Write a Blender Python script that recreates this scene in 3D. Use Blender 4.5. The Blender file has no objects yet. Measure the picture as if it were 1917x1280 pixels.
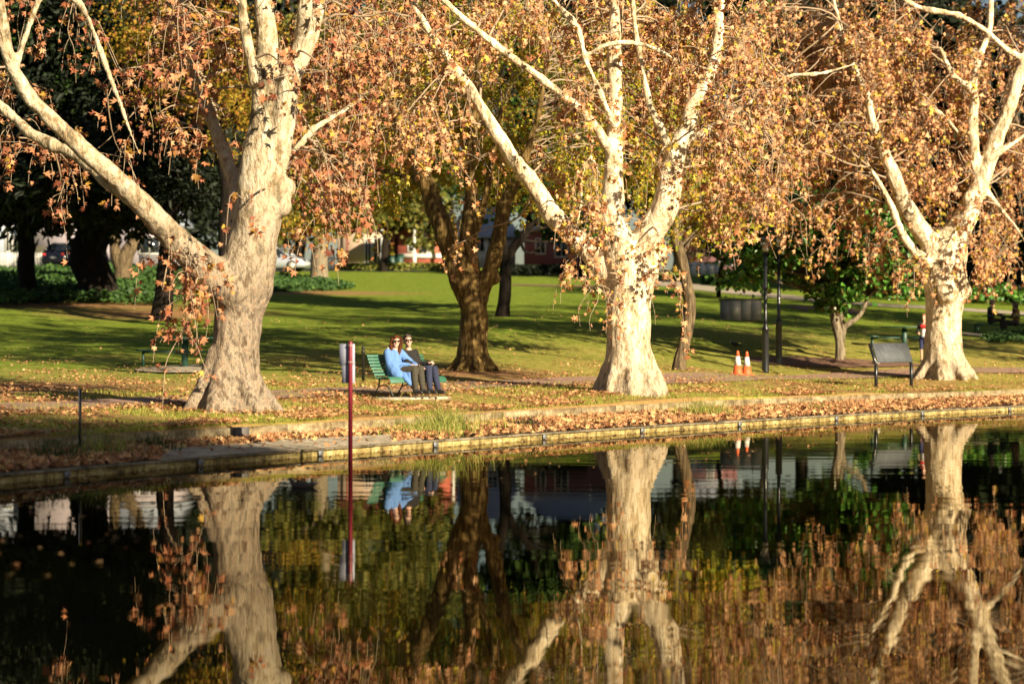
import bpy, bmesh, math, random
import numpy as np
from mathutils import Vector, Matrix, noise
PI = math.pi
R = math.radians
sc = bpy.context.scene
COL = sc.collection

# ------------------------------------------------------------------ camera
F = 4526.0            # focal length in photo pixels (85 mm on a 36 mm sensor, 1917 px wide)
CH = 1.7              # camera height over the water
HOR = 633.0           # horizon row
cam_d = bpy.data.cameras.new("camera")
cam = bpy.data.objects.new("camera", cam_d); COL.objects.link(cam)
cam_d.lens = 85; cam_d.sensor_width = 36
cam_d.clip_start = 0.1; cam_d.clip_end = 3000
cam.location = (0, 0, CH)
cam.rotation_euler = (R(90) - math.atan((640 - HOR) / F), 0, 0)
cam_d.dof.use_dof = True
cam_d.dof.focus_distance = 46.0
cam_d.dof.aperture_fstop = 1.3
sc.camera = cam

# ------------------------------------------------------------------ sky, sun, exposure
SUN_EL = 22.0
SUN_DIR = Vector((0.62, -0.785, 0)).normalized() * math.cos(R(SUN_EL)) + Vector((0, 0, math.sin(R(SUN_EL))))
w = bpy.data.worlds.new("World"); sc.world = w; w.use_nodes = True
wn = w.node_tree.nodes; wn.clear()
sky = wn.new('ShaderNodeTexSky'); sky.sky_type = 'NISHITA'; sky.sun_disc = False
sky.sun_elevation = R(SUN_EL); sky.sun_rotation = math.atan2(SUN_DIR.x, SUN_DIR.y)
bg = wn.new('ShaderNodeBackground'); bg.inputs[1].default_value = 0.026
wo = wn.new('ShaderNodeOutputWorld')
w.node_tree.links.new(sky.outputs[0], bg.inputs[0]); w.node_tree.links.new(bg.outputs[0], wo.inputs[0])
sl = bpy.data.lights.new("sun", 'SUN'); sl.energy = 5.0; sl.angle = R(0.53); sl.color = (1.0, 0.85, 0.60)
so = bpy.data.objects.new("sun", sl); COL.objects.link(so)
so.rotation_euler = SUN_DIR.to_track_quat('Z', 'Y').to_euler()
vs = sc.view_settings
vs.view_transform = 'Standard'; vs.look = 'None'; vs.gamma = 1.0; vs.exposure = 1.5
vs.use_curve_mapping = False
sc.cycles.use_denoising = True
sc.cycles.max_bounces = 6; sc.cycles.diffuse_bounces = 3; sc.cycles.glossy_bounces = 3
sc.cycles.transmission_bounces = 3; sc.cycles.transparent_max_bounces = 4
sc.cycles.caustics_reflective = False; sc.cycles.caustics_refractive = False

rng = np.random.default_rng(7)
random.seed(7)

def W(px, py, D):
    """point seen at photo pixel (px, py) when it stands D metres in front"""
    return np.array([(px - 958.5) * D / F, D, CH + (HOR - py) * D / F])

# ------------------------------------------------------------------ tagging helpers
def tag(o, label=None, cat=None, group=None, kind=None):
    if label: o['label'] = label
    if cat: o['category'] = cat
    if group: o['group'] = group
    if kind: o['kind'] = kind
    return o
def empty(name, loc, rz=0, label=None, cat=None, group=None):
    o = bpy.data.objects.new(name, None); COL.objects.link(o)
    o.location = tuple(float(v) for v in loc); o.rotation_euler = (0, 0, rz); o.empty_display_size = .2
    return tag(o, label, cat, group)

# ------------------------------------------------------------------ mesh builder (numpy)
class MB:
    """collects vertices/faces, then links ONE mesh object"""
    def __init__(s): s.v = []; s.f = []; s.n = 0; s.mi = []
    def add(s, v, f, m=0):
        v = np.asarray(v, float).reshape(-1, 3)
        f = np.asarray(f, int)
        s.v.append(v); s.f.append(f + s.n); s.mi.append(np.full(len(f), m)); s.n += len(v); return s
    def box(s, c, d, rz=0, m=0, rot=None, taper=1.0, bev=0.0):
        hx, hy, hz = d[0] / 2, d[1] / 2, d[2] / 2
        if bev > 0:
            b = min(bev, hx * .9, hy * .9, hz * .9)
            V = []; 
            for z, k in ((-hz, b), (-hz + b, 0), (hz - b, 0), (hz, b)):
                for sx, sy in ((-1, -1), (1, -1), (1, 1), (-1, 1)):
                    V.append((sx * (hx - k), sy * (hy - k), z))
            V = np.array(V); Fc = [(3, 2, 1, 0), (12, 13, 14, 15)]
            for r in range(3):
                for i in range(4):
                    j = (i + 1) % 4
                    Fc.append((r * 4 + i, r * 4 + j, r * 4 + 4 + j, r * 4 + 4 + i))
        else:
            V = np.array([(sx * hx * (taper if sz > 0 else 1), sy * hy * (taper if sz > 0 else 1), sz * hz)
                          for sz in (-1, 1) for sx, sy in ((-1, -1), (1, -1), (1, 1), (-1, 1))])
            Fc = [(3, 2, 1, 0), (4, 5, 6, 7)] + [(i, (i + 1) % 4, 4 + (i + 1) % 4, 4 + i) for i in range(4)]
        if rot is not None: V = V @ np.array(rot).T
        if rz:
            c_, s_ = math.cos(rz), math.sin(rz)
            V = V @ np.array([[c_, s_, 0], [-s_, c_, 0], [0, 0, 1]])
        return s.add(V + np.array(c), Fc, m)
    def tube(s, P, rad, sides=12, m=0, cap=True):
        P = np.asarray(P, float); K = len(P)
        rad = np.broadcast_to(np.asarray(rad, float), (K,))
        T = np.gradient(P, axis=0); T /= np.linalg.norm(T, axis=1)[:, None] + 1e-9
        up = np.array([0, 0, 1.0]) if abs(T[0][2]) < .9 else np.array([1.0, 0, 0])
        a = np.cross(T[0], up); a /= np.linalg.norm(a)
        V = []
        an = np.arange(sides) * 2 * PI / sides
        for i in range(K):
            a = a - T[i] * a.dot(T[i]); a /= np.linalg.norm(a) + 1e-9
            b = np.cross(T[i], a)
            V.append(P[i] + rad[i] * (np.cos(an)[:, None] * a + np.sin(an)[:, None] * b))
        V = np.concatenate(V)
        i = np.arange(K - 1)[:, None] * sides; j = np.arange(sides)[None]; j2 = (j + 1) % sides
        q = np.stack([i + j, i + j2, i + sides + j2, i + sides + j], -1).reshape(-1, 4)
        s.add(V, q, m)
        if cap:
            base = s.n - len(V)
            s.v.append(np.array([P[0], P[-1]])); c0 = s.n; s.n += 2
            t0 = [(base + (k + 1) % sides, base + k, c0) for k in range(sides)]
            o = base + (K - 1) * sides
            t1 = [(o + k, o + (k + 1) % sides, c0 + 1) for k in range(sides)]
            s.f.append(np.array(t0 + t1)); s.mi.append(np.full(2 * sides, m))
        return s
    def sphere(s, c, r, seg=12, rings=8, m=0, rot=None):
        r = np.broadcast_to(np.asarray(r, float), (3,))
        V = [(0, 0, 1)]
        for i in range(1, rings):
            t = PI * i / rings
            for k in range(seg):
                p = 2 * PI * k / seg; V.append((math.sin(t) * math.cos(p), math.sin(t) * math.sin(p), math.cos(t)))
        V.append((0, 0, -1)); V = np.array(V) * r
        if rot is not None: V = V @ np.array(rot).T
        q = []; t = []
        for i in range(rings - 2):
            for k in range(seg):
                a = 1 + i * seg + k; b = 1 + i * seg + (k + 1) % seg
                q.append((a, a + seg, b + seg, b))
        for k in range(seg):
            t.append((0, 1 + k, 1 + (k + 1) % seg)); o = 1 + (rings - 2) * seg
            t.append((o + (k + 1) % seg, o + k, len(V) - 1))
        n0 = s.n; V = V + np.array(c)
        s.v.append(V); s.n += len(V)
        s.f.append(np.array(q) + n0); s.mi.append(np.full(len(q), m))
        s.f.append(np.array(t) + n0); s.mi.append(np.full(len(t), m))
        return s
    def capsule(s, p0, r0, p1, r1, sides=12):
        s.sphere(p0, r0); s.sphere(p1, r1); return s.tube([p0, p1], [r0, r1], sides)
    def chain(s, pts):
        """pts: list of (point, radius)"""
        for (a, ra), (b, rb) in zip(pts[:-1], pts[1:]): s.capsule(a, ra, b, rb)
        return s
    def lathe(s, c, prof, seg=20, m=0):
        V = []; 
        for r, z in prof:
            for k in range(seg):
                p = 2 * PI * k / seg; V.append((c[0] + r * math.cos(p), c[1] + r * math.sin(p), c[2] + z))
        q = []
        for i in range(len(prof) - 1):
            for k in range(seg):
                k2 = (k + 1) % seg; q.append((i * seg + k, i * seg + k2, (i + 1) * seg + k2, (i + 1) * seg + k))
        s.add(V, q, m); o = s.n - len(V)
        s.f.append(np.array([[o + k for k in range(seg)][::-1]])); s.mi.append(np.array([m]))
        o2 = o + (len(prof) - 1) * seg
        s.f.append(np.array([[o2 + k for k in range(seg)]])); s.mi.append(np.array([m]))
        return s
    def mesh(s, name, smooth=False):
        me = bpy.data.meshes.new(name)
        V = np.concatenate(s.v).astype(np.float32)
        li = np.concatenate([f.reshape(-1) for f in s.f]).astype(np.int32)
        tot = np.concatenate([np.full(len(f), f.shape[1]) for f in s.f]).astype(np.int32)
        st = np.concatenate([[0], np.cumsum(tot)[:-1]]).astype(np.int32)
        me.vertices.add(len(V)); me.vertices.foreach_set('co', V.ravel())
        me.loops.add(len(li)); me.loops.foreach_set('vertex_index', li)
        me.polygons.add(len(tot)); me.polygons.foreach_set('loop_start', st); me.polygons.foreach_set('loop_total', tot)
        me.polygons.foreach_set('material_index', np.concatenate(s.mi).astype(np.int32))
        if smooth: me.polygons.foreach_set('use_smooth', np.ones(len(tot), bool))
        me.update(calc_edges=True)
        return me
    def build(s, name, mat, parent=None, smooth=False, loc=None):
        me = s.mesh(name, smooth)
        for m in (mat if isinstance(mat, (list, tuple)) else [mat]): me.materials.append(m)
        o = bpy.data.objects.new(name, me); COL.objects.link(o)
        if parent is not None: o.parent = parent
        if loc is not None: o.location = tuple(float(v) for v in loc)
        return o
    def fused(s, name, mat, voxel, parent=None, smooth_it=4, disp=None, fac=.5):
        """voxel-union all shells into one continuous skin"""
        me = s.mesh(name + '_raw')
        t = bpy.data.objects.new('raw', me); COL.objects.link(t)
        m = t.modifiers.new('r', 'REMESH'); m.mode = 'VOXEL'; m.voxel_size = voxel; m.adaptivity = 0
        if smooth_it:
            k = t.modifiers.new('s', 'SMOOTH'); k.iterations = smooth_it; k.factor = fac
        dg = bpy.context.evaluated_depsgraph_get()
        out = bpy.data.meshes.new_from_object(t.evaluated_get(dg))
        bpy.data.objects.remove(t); bpy.data.meshes.remove(me)
        out.name = name
        n = len(out.vertices)
        if disp is not None:
            co = np.empty(n * 3, np.float32); out.vertices.foreach_get('co', co); co = co.reshape(-1, 3)
            no = np.empty(n * 3, np.float32); out.vertices.foreach_get('normal', no); no = no.reshape(-1, 3)
            d = np.array([disp(Vector(p)) for p in co.tolist()], np.float32)
            co = co + no * d[:, None]
            out.vertices.foreach_set('co', co.ravel())
        out.polygons.foreach_set('use_smooth', np.ones(len(out.polygons), bool))
        out.materials.clear(); out.materials.append(mat); out.update()
        o = bpy.data.objects.new(name, out); COL.objects.link(o)
        if parent is not None: o.parent = parent
        return o

def batch_tubes(mb, P, rad, sides=3):
    """P (N,K,3), rad (N,K)"""
    N, K, _ = P.shape
    T = np.gradient(P, axis=1); T /= np.linalg.norm(T, axis=2, keepdims=True) + 1e-9
    ref = np.array([.31, .87, .38]); a = np.cross(T, ref); a /= np.linalg.norm(a, axis=2, keepdims=True) + 1e-9
    b = np.cross(T, a)
    an = np.arange(sides) * 2 * PI / sides
    V = P[:, :, None] + rad[:, :, None, None] * (np.cos(an)[None, None, :, None] * a[:, :, None] + np.sin(an)[None, None, :, None] * b[:, :, None])
    n = np.arange(N)[:, None, None] * K * sides; i = np.arange(K - 1)[None, :, None] * sides
    j = np.arange(sides)[None, None]; j2 = (j + 1) % sides
    q = np.stack([n + i + j, n + i + j2, n + i + sides + j2, n + i + sides + j], -1).reshape(-1, 4)
    mb.add(V.reshape(-1, 3), q)

def palmate():
    o = [(-90, .22), (-48, .46), (-14, .86), (14, .46), (38, 1.0), (64, .50), (90, 1.12), (116, .50), (142, 1.0), (166, .46), (194, .86), (228, .46)]
    V = [(0, .12, 0)] + [(r * math.cos(R(a)), r * math.sin(R(a)) + .1, .0) for a, r in o]
    V = np.array(V); V[:, 2] = .45 * np.abs(V[:, 0]) ** 1.3 - .18 * V[:, 1] ** 2
    return V * .5, np.array([(0, 1 + i, 1 + (i + 1) % 12) for i in range(12)])
def simple_leaf(wd=.5):
    V = np.array([(0, -.5, 0), (wd * .8, -.12, .12), (wd * .62, .28, .08), (0, .55, -.08), (-wd * .62, .28, .08), (-wd * .8, -.12, .12)])
    return V, np.array([(0, 1, 2, 3), (0, 3, 4, 5)])
def curled():
    V, Fc = palmate(); V = V.copy(); x, y = V[:, 0].copy(), V[:, 1].copy()
    V[:, 2] = 1.1 * np.abs(x) ** 1.1 + .5 * y * np.abs(y) * 2.0; V[:, 0] = x * .72 + .12 * y * y; V[:, 1] = y * (.92 + .25 * x); return V, Fc
LEAF_P = palmate(); LEAF_C = curled(); LEAF_S = simple_leaf(.5); LEAF_N = simple_leaf(.22)

def batch_leaves(mb, pos, tip, nor, size, tmpl):
    V, Fc = tmpl
    tip = tip / (np.linalg.norm(tip, axis=1, keepdims=True) + 1e-9)
    x = np.cross(tip, nor); x /= np.linalg.norm(x, axis=1, keepdims=True) + 1e-9
    z = np.cross(x, tip)
    M = pos[:, None] + size[:, None, None] * (V[None, :, :1] * x[:, None] + V[None, :, 1:2] * tip[:, None] + V[None, :, 2:3] * z[:, None])
    f = (np.arange(len(pos))[:, None, None] * len(V) + Fc[None]).reshape(-1, Fc.shape[1])
    mb.add(M.reshape(-1, 3), f)

# ------------------------------------------------------------------ materials
def newmat(name):
    m = bpy.data.materials.new(name); m.use_nodes = True
    nt = m.node_tree; nt.nodes.clear()
    out = nt.nodes.new('ShaderNodeOutputMaterial')
    return m, nt, out
def N(nt, t, **k):
    n = nt.nodes.new(t)
    for a, v in k.items(): setattr(n, a, v)
    return n
def ramp(nt, stops, interp='LINEAR'):
    r = nt.nodes.new('ShaderNodeValToRGB'); r.color_ramp.interpolation = interp
    e = r.color_ramp.elements
    e[0].position = stops[0][0]; e[0].color = (*stops[0][1], 1)
    e[1].position = stops[-1][0]; e[1].color = (*stops[-1][1], 1)
    for p, c in stops[1:-1]:
        x = e.new(p); x.color = (*c, 1)
    return r
def noise_n(nt, scale, detail=4, rough=.55, stretch=None, coord='Object', dist=0.0):
    tc = nt.nodes.new('ShaderNodeTexCoord'); src = tc.outputs[coord]
    if stretch:
        mp = nt.nodes.new('ShaderNodeMapping'); mp.inputs['Scale'].default_value = stretch
        nt.links.new(src, mp.inputs[0]); src = mp.outputs[0]
    n = nt.nodes.new('ShaderNodeTexNoise'); n.inputs['Scale'].default_value = scale
    n.inputs['Detail'].default_value = detail; n.inputs['Roughness'].default_value = rough
    n.inputs['Distortion'].default_value = dist
    nt.links.new(src, n.inputs['Vector']); return n
def mixc(nt, fac, a, b, mode='MIX'):
    m = nt.nodes.new('ShaderNodeMix'); m.data_type = 'RGBA'; m.blend_type = mode
    for s, v in ((m.inputs[0], fac), (m.inputs[6], a), (m.inputs[7], b)):
        if hasattr(v, 'is_linked') or hasattr(v, 'links'): nt.links.new(v, s)
        elif isinstance(v, (int, float)): s.default_value = v
        else: s.default_value = (*v, 1)
    return m.outputs[2]
def principled(nt, out, col, rough=.8, metal=0.0, bump=None, bdist=.02, bstr=1.0, spec=None):
    p = nt.nodes.new('ShaderNodeBsdfPrincipled')
    if hasattr(col, 'links'): nt.links.new(col, p.inputs['Base Color'])
    else: p.inputs['Base Color'].default_value = (*col, 1)
    p.inputs['Roughness'].default_value = rough; p.inputs['Metallic'].default_value = metal
    if spec is not None: p.inputs['Specular IOR Level'].default_value = spec
    if bump is not None:
        b = nt.nodes.new('ShaderNodeBump'); b.inputs['Distance'].default_value = bdist; b.inputs['Strength'].default_value = bstr
        nt.links.new(bump, b.inputs['Height']); nt.links.new(b.outputs[0], p.inputs['Normal'])
    nt.links.new(p.outputs[0], out.inputs[0]); return p
def simple(name, col, rough=.6, metal=0.0, var=.12, scale=6.0, spec=None, bump=0.0):
    m, nt, out = newmat(name); col = tuple(v * .74 for v in col)
    n = noise_n(nt, scale, 4)
    c = mixc(nt, n.outputs[0], tuple(max(0, x * (1 - var)) for x in col), tuple(min(1, x * (1 + var)) for x in col))
    principled(nt, out, c, rough, metal, n.outputs[0] if bump else None, bump, 1.0, spec)
    return m
def leafmat(name, cols, trans=.3, gloss=0.0):
    m, nt, out = newmat(name)
    g = N(nt, 'ShaderNodeNewGeometry')
    k = len(cols)
    r = ramp(nt, [(i / max(1, k - 1), c) for i, c in enumerate(cols)])
    nt.links.new(g.outputs['Random Per Island'], r.inputs[0])
    n = noise_n(nt, 9.0, 2)
    c = mixc(nt, .35, r.outputs[0], mixc(nt, n.outputs[0], (.35, .35, .35), (1, 1, 1)), 'MULTIPLY')
    d = N(nt, 'ShaderNodeBsdfPrincipled'); d.inputs['Roughness'].default_value = .38 if gloss else .62
    d.inputs['Specular IOR Level'].default_value = .5 if gloss else .25
    nt.links.new(c, d.inputs['Base Color'])
    t = N(nt, 'ShaderNodeBsdfTranslucent'); nt.links.new(c, t.inputs[0])
    mx = N(nt, 'ShaderNodeMixShader'); mx.inputs[0].default_value = trans
    nt.links.new(d.outputs[0], mx.inputs[1]); nt.links.new(t.outputs[0], mx.inputs[2]); nt.links.new(mx.outputs[0], out.inputs[0])
    return m
def bark_plane(name, low=0.0, k=1.0):
    """flaking plane bark: cream, tan and olive-grey patches, greyer at the foot"""
    m, nt, out = newmat(name)
    a = noise_n(nt, 3.0, 6, .66, (1, 1, .5), dist=.15)
    b = noise_n(nt, 10.0, 5, .68, (1, 1, .5), dist=.1)
    fl = noise_n(nt, 26.0, 3, .6, (1, 1, .45))
    ra = ramp(nt, [(p_, tuple(min(.88, v * k) for v in c_)) for p_, c_ in [(0.33, (.16, .14, .09)), (.385, (.20, .17, .11)), (.40, (.34, .27, .17)), (.435, (.40, .32, .21)), (.45, (.54, .46, .33)), (.56, (.60, .52, .38)), (.59, (.70, .63, .49))]])
    nt.links.new(a.outputs[0], ra.inputs[0])
    rb = ramp(nt, [(.36, (.42, .30, .18)), (.45, (.78, .68, .54)), (.58, (1, 1, 1))]); nt.links.new(b.outputs[0], rb.inputs[0])
    c = mixc(nt, .72, ra.outputs[0], rb.outputs[0], 'MULTIPLY')
    rf = ramp(nt, [(.60, (1, 1, 1)), (.64, (.36, .25, .15))]); nt.links.new(fl.outputs[0], rf.inputs[0])
    c = mixc(nt, .7, c, rf.outputs[0], 'MULTIPLY')
    # foot of the trunk: older grey-brown bark
    tc = N(nt, 'ShaderNodeTexCoord'); sp = N(nt, 'ShaderNodeSeparateXYZ'); nt.links.new(tc.outputs['Object'], sp.inputs[0])
    ad = N(nt, 'ShaderNodeMath', operation='ADD'); nt.links.new(sp.outputs[2], ad.inputs[0])
    ns = N(nt, 'ShaderNodeMath', operation='MULTIPLY'); nt.links.new(a.outputs[0], ns.inputs[0]); ns.inputs[1].default_value = -3.2
    nt.links.new(ns.outputs[0], ad.inputs[1])
    mr = N(nt, 'ShaderNodeMapRange'); nt.links.new(ad.outputs[0], mr.inputs[0])
    mr.inputs[1].default_value = -2.1 + low; mr.inputs[2].default_value = 0.1 + low; mr.inputs[3].default_value = .85 * (1 if low > -5 else 0); mr.inputs[4].default_value = 0
    gr = ramp(nt, [(.36, (.07, .042, .025)), (.43, (.11, .085, .065)), (.46, (.16, .13, .10)), (.52, (.27, .22, .155)), (.55, (.22, .12, .07)), (.58, (.15, .12, .095)), (.7, (.09, .07, .055))]); nt.links.new(b.outputs[0], gr.inputs[0])
    c = mixc(nt, mr.outputs[0], c, gr.outputs[0])
    bm = N(nt, 'ShaderNodeMath', operation='ADD'); nt.links.new(a.outputs[0], bm.inputs[0]); nt.links.new(b.outputs[0], bm.inputs[1])
    principled(nt, out, c, .85, 0, bm.outputs[0], .07, 1.0, .2)
    return m
def bark_rough(name, c0, c1, c2):
    m, nt, out = newmat(name)
    a = noise_n(nt, 14.0, 6, .65, (1, 1, .18))
    b = noise_n(nt, 2.2, 4, .6)
    r = ramp(nt, [(.32, c0), (.5, c1), (.7, c2)]); nt.links.new(a.outputs[0], r.inputs[0])
    c = mixc(nt, .6, r.outputs[0], mixc(nt, b.outputs[0], (.35, .35, .3), (1.3, 1.2, 1.0)), 'MULTIPLY')
    principled(nt, out, c, .9, 0, a.outputs[0], .06, 1.0, .15)
    return m

M = {}
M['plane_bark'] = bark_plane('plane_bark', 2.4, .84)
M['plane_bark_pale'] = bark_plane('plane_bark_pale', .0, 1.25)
M['twig'] = simple('twig', (.40, .29, .19), .8, var=.3)
M['brown_bark'] = bark_rough('brown_bark', (.03, .02, .008), (.14, .09, .032), (.34, .24, .095))
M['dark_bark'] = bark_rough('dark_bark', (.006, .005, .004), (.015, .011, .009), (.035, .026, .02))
M['grey_bark'] = bark_rough('grey_bark', (.08, .06, .045), (.20, .165, .12), (.30, .26, .19))
M['slender_bark'] = bark_rough('slender_bark', (.02, .015, .01), (.11, .08, .05), (.26, .20, .12))
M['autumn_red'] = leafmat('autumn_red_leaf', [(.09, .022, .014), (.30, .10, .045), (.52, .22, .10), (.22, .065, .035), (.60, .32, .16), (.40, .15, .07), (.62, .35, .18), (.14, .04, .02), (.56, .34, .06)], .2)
M['autumn'] = leafmat('autumn_leaf', [(.15, .045, .02), (.48, .19, .075), (.70, .37, .185), (.56, .25, .11), (.76, .47, .26), (.64, .33, .155), (.74, .43, .22), (.24, .08, .03), (.70, .47, .09), (.40, .33, .04)], .24)
M['autumn_gold'] = leafmat('gold_leaf', [(.10, .15, .015), (.34, .36, .025), (.64, .50, .05), (.22, .28, .02), (.66, .40, .05), (.48, .20, .04)], .42)
M['yellow'] = leafmat('yellow_leaf', [(.42, .28, .025), (.30, .22, .02), (.12, .13, .015), (.46, .24, .03), (.28, .10, .02)], .35)
M['green'] = leafmat('green_leaf', [(.012, .03, .006), (.03, .07, .01), (.06, .11, .02), (.025, .06, .01)], .25)
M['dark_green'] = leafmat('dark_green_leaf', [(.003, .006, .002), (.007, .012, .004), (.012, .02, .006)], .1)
M['olive'] = leafmat('olive_leaf', [(.05, .065, .012), (.12, .13, .02), (.20, .19, .04), (.28, .22, .045)], .35)
M['magnolia'] = leafmat('magnolia_leaf', [(.03, .11, .015), (.08, .22, .03), (.15, .32, .05), (.06, .17, .02), (.22, .12, .035)], .2, 1)
M['litter'] = leafmat('litter_leaf', [(.22, .08, .035), (.46, .21, .09), (.62, .34, .16), (.38, .17, .08), (.68, .44, .20), (.20, .08, .04), (.66, .46, .18)], .1)
M['reed'] = leafmat('reed_blade', [(.10, .17, .02), (.22, .26, .04), (.45, .38, .12), (.30, .34, .05)], .3)

# ------------------------------------------------------------------ terrain
CP = [(250, 762), (0, 772), (430, 768)]
ctrl = []
def cp(px, py, D): p = W(px, py, D); ctrl.append((p[0], p[1], p[2]))
shore_px = [(0, 906), (124, 894), (368, 871), (594, 853), (812, 837), (1017, 822), (1203, 809.5), (1388, 797.5), (1562, 786.5), (1724, 777), (1917, 767.5)]
upper_px = [(0, 826), (250, 809), (447, 800), (650, 788), (760, 783), (900, 772), (1122, 761), (1265, 753), (1340, 748), (1611, 738), (1917, 729)]
UZ = .377
def line(pxs, z):
    P = []
    for x, y in pxs:
        D = (CH - z) * F / (y - HOR); P.append(((x - 958.5) * D / F, D))
    return np.array(P)
shore = line(shore_px, 0.0); upper = line(upper_px, UZ)
def smooth_line(P, it=3):
    P = P.copy()
    for _ in range(it):
        Q = P.copy(); Q[1:-1] = .5 * P[1:-1] + .25 * (P[:-2] + P[2:]); P = Q
    return P
shore = smooth_line(shore, 2); upper = smooth_line(upper, 2)
def extend(P):
    d0 = P[0] - P[2]; d0 /= np.linalg.norm(d0); d1 = P[-1] - P[-4]; d1 /= np.linalg.norm(d1)
    return np.vstack([P[0] + d0 * 22, P[0] + d0 * 12, P[0] + d0 * 5, P, P[-1] + d1 * 10, P[-1] + d1 * 30, P[-1] + d1 * 90])
shore = extend(shore); upper = extend(upper)
def resample(P, n):
    s = np.concatenate([[0], np.cumsum(np.linalg.norm(np.diff(P, axis=0), axis=1))])
    # Catmull-like smooth by interpolating then box filter
    t = np.linspace(0, s[-1], n); Q = np.stack([np.interp(t, s, P[:, 0]), np.interp(t, s, P[:, 1])], 1)
    for _ in range(6):
        R_ = Q.copy(); R_[1:-1] = .5 * Q[1:-1] + .25 * (Q[:-2] + Q[2:]); Q = R_
    return Q
shoreD = resample(shore, 420); upperD = resample(upper, 420)
def yline(L, a):
    aa = L[:, 0] / L[:, 1]; return np.interp(a, aa, L[:, 1])
for p in upper[::1]:
    ctrl.append((p[0], p[1], UZ + .02))
for t in [(430, 766, 39.3), (735, 743, 45.3), (1180, 730, 50.3), (1770, 709, 65.8), (250, 764, 39.5), (0, 762, 39), (960, 724, 53), (1400, 710, 62), (1640, 724, 61),
          (1917, 702, 68), (885, 692, 58.3), (340, 692, 60), (1275, 690, 62), (1433, 702, 68), (1575, 677, 71), (1720, 671, 73), (1690, 655, 77),
          (0, 690, 58), (0, 640, 73), (0, 590, 85), (175, 562, 96), (300, 600, 84), (175, 528, 115), (0, 508, 138), (150, 504, 140),
          (600, 660, 63), (600, 620, 73), (600, 560, 99), (595, 526, 125), (540, 509, 147), (800, 655, 65), (800, 620, 74), (800, 560, 100), (800, 526, 124), (800, 510, 145), (700, 509, 147),
          (940, 592, 85), (1000, 560, 99), (1000, 516, 140), (1387, 600, 88), (1200, 620, 75), (1225, 560, 101), (1225, 528, 128), (1450, 556, 112), (1700, 588, 100), (1450, 630, 77),
          (1860, 627, 92), (1917, 640, 86), (1917, 590, 104), (1840, 530, 140), (1600, 545, 125), (1350, 522, 135),
          (0, 500, 165), (958, 502, 165), (1917, 515, 165)]:
    cp(*t)
for x, y, z in [(-60, 60, 1.2), (-60, 100, 4.0), (-70, 165, 6.9), (-150, 300, 8), (0, 300, 8), (150, 300, 8), (70, 165, 6.5), (60, 110, 2.2), (-30, 45, .9), (-40, 200, 7.2), (40, 200, 7.0),
                (-300, 100, 8), (300, 200, 8), (0, 420, 8), (-250, 420, 8), (250, 420, 8)]:
    ctrl.append((x, y, z))
C = np.array(ctrl); XY = C[:, :2]; Z = C[:, 2]
def kern(r): return r          # biharmonic-ish linear RBF
n = len(C)
A = np.zeros((n + 3, n + 3)); d = np.linalg.norm(XY[:, None] - XY[None], axis=2)
A[:n, :n] = kern(np.sqrt(d * d + 9)) - np.eye(n) * .4
A[:n, n] = 1; A[:n, n + 1:] = XY; A[n, :n] = 1; A[n + 1:, :n] = XY.T
sol = np.linalg.lstsq(A, np.concatenate([Z, [0, 0, 0]]), rcond=None)[0]
def terr(X, Y):
    X = np.atleast_1d(np.asarray(X, float)); Y = np.atleast_1d(np.asarray(Y, float))
    o = np.empty(X.shape)
    xf, yf = X.ravel(), Y.ravel(); of = o.ravel()
    for i in range(0, len(xf), 20000):
        q = np.stack([xf[i:i + 20000], yf[i:i + 20000]], 1)
        dd = np.linalg.norm(q[:, None] - XY[None], axis=2)
        of[i:i + 20000] = kern(np.sqrt(dd * dd + 9)) @ sol[:n] + sol[n] + q @ sol[n + 1:]
    return of.reshape(X.shape)
def tz(x, y): return float(terr(x, y)[0])
def ray_ground(px, py, d1=200):
    d0 = yline(upperD, (px - 958.5) / F) + .5; Ds = np.linspace(d0, d1, 700); P = np.array([W(px, py, D) for D in Ds])
    g = terr(P[:, 0], P[:, 1]); below = np.where(P[:, 2] <= g)[0]
    D = Ds[below[0]] if len(below) else d1
    p = W(px, py, D); return np.array([p[0], p[1], tz(p[0], p[1])])
def G(px, D):
    x = (px - 958.5) * D / F; return np.array([x, D, tz(x, D)])

# lawn material
def lawn_mat():
    m, nt, out = newmat('lawn')
    big = noise_n(nt, .35, 5, .6); fine = noise_n(nt, 5.0, 6, .7); vf = noise_n(nt, 42.0, 3, .7)
    g = ramp(nt, [(.3, (.075, .125, .012)), (.5, (.17, .235, .022)), (.7, (.32, .36, .055))]); nt.links.new(fine.outputs[0], g.inputs[0])
    dry = ramp(nt, [(.3, (.22, .17, .035)), (.5, (.42, .32, .08)), (.7, (.58, .46, .18))]); nt.links.new(fine.outputs[0], dry.inputs[0])
    at = N(nt, 'ShaderNodeAttribute', attribute_name='wear')
    ad = N(nt, 'ShaderNodeMath', operation='ADD'); nt.links.new(at.outputs['Fac'], ad.inputs[0])
    s = N(nt, 'ShaderNodeMath', operation='MULTIPLY_ADD'); nt.links.new(big.outputs[0], s.inputs[0]); s.inputs[1].default_value = 1.6; s.inputs[2].default_value = -.8
    nt.links.new(s.outputs[0], ad.inputs[1]); ad.use_clamp = True
    c = mixc(nt, ad.outputs[0], g.outputs[0], dry.outputs[0])
    c = mixc(nt, .55, c, mixc(nt, vf.outputs[0], (.4, .4, .4), (1.35, 1.35, 1.3)), 'MULTIPLY')
    dirt = N(nt, 'ShaderNodeAttribute', attribute_name='dirt')
    dc = mixc(nt, fine.outputs[0], (.23, .11, .05), (.42, .24, .11))
    c = mixc(nt, dirt.outputs['Fac'], c, dc)
    principled(nt, out, c, .95, 0, vf.outputs[0], .05, 1.0, .1)
    return m
M['lawn'] = lawn_mat()

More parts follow.
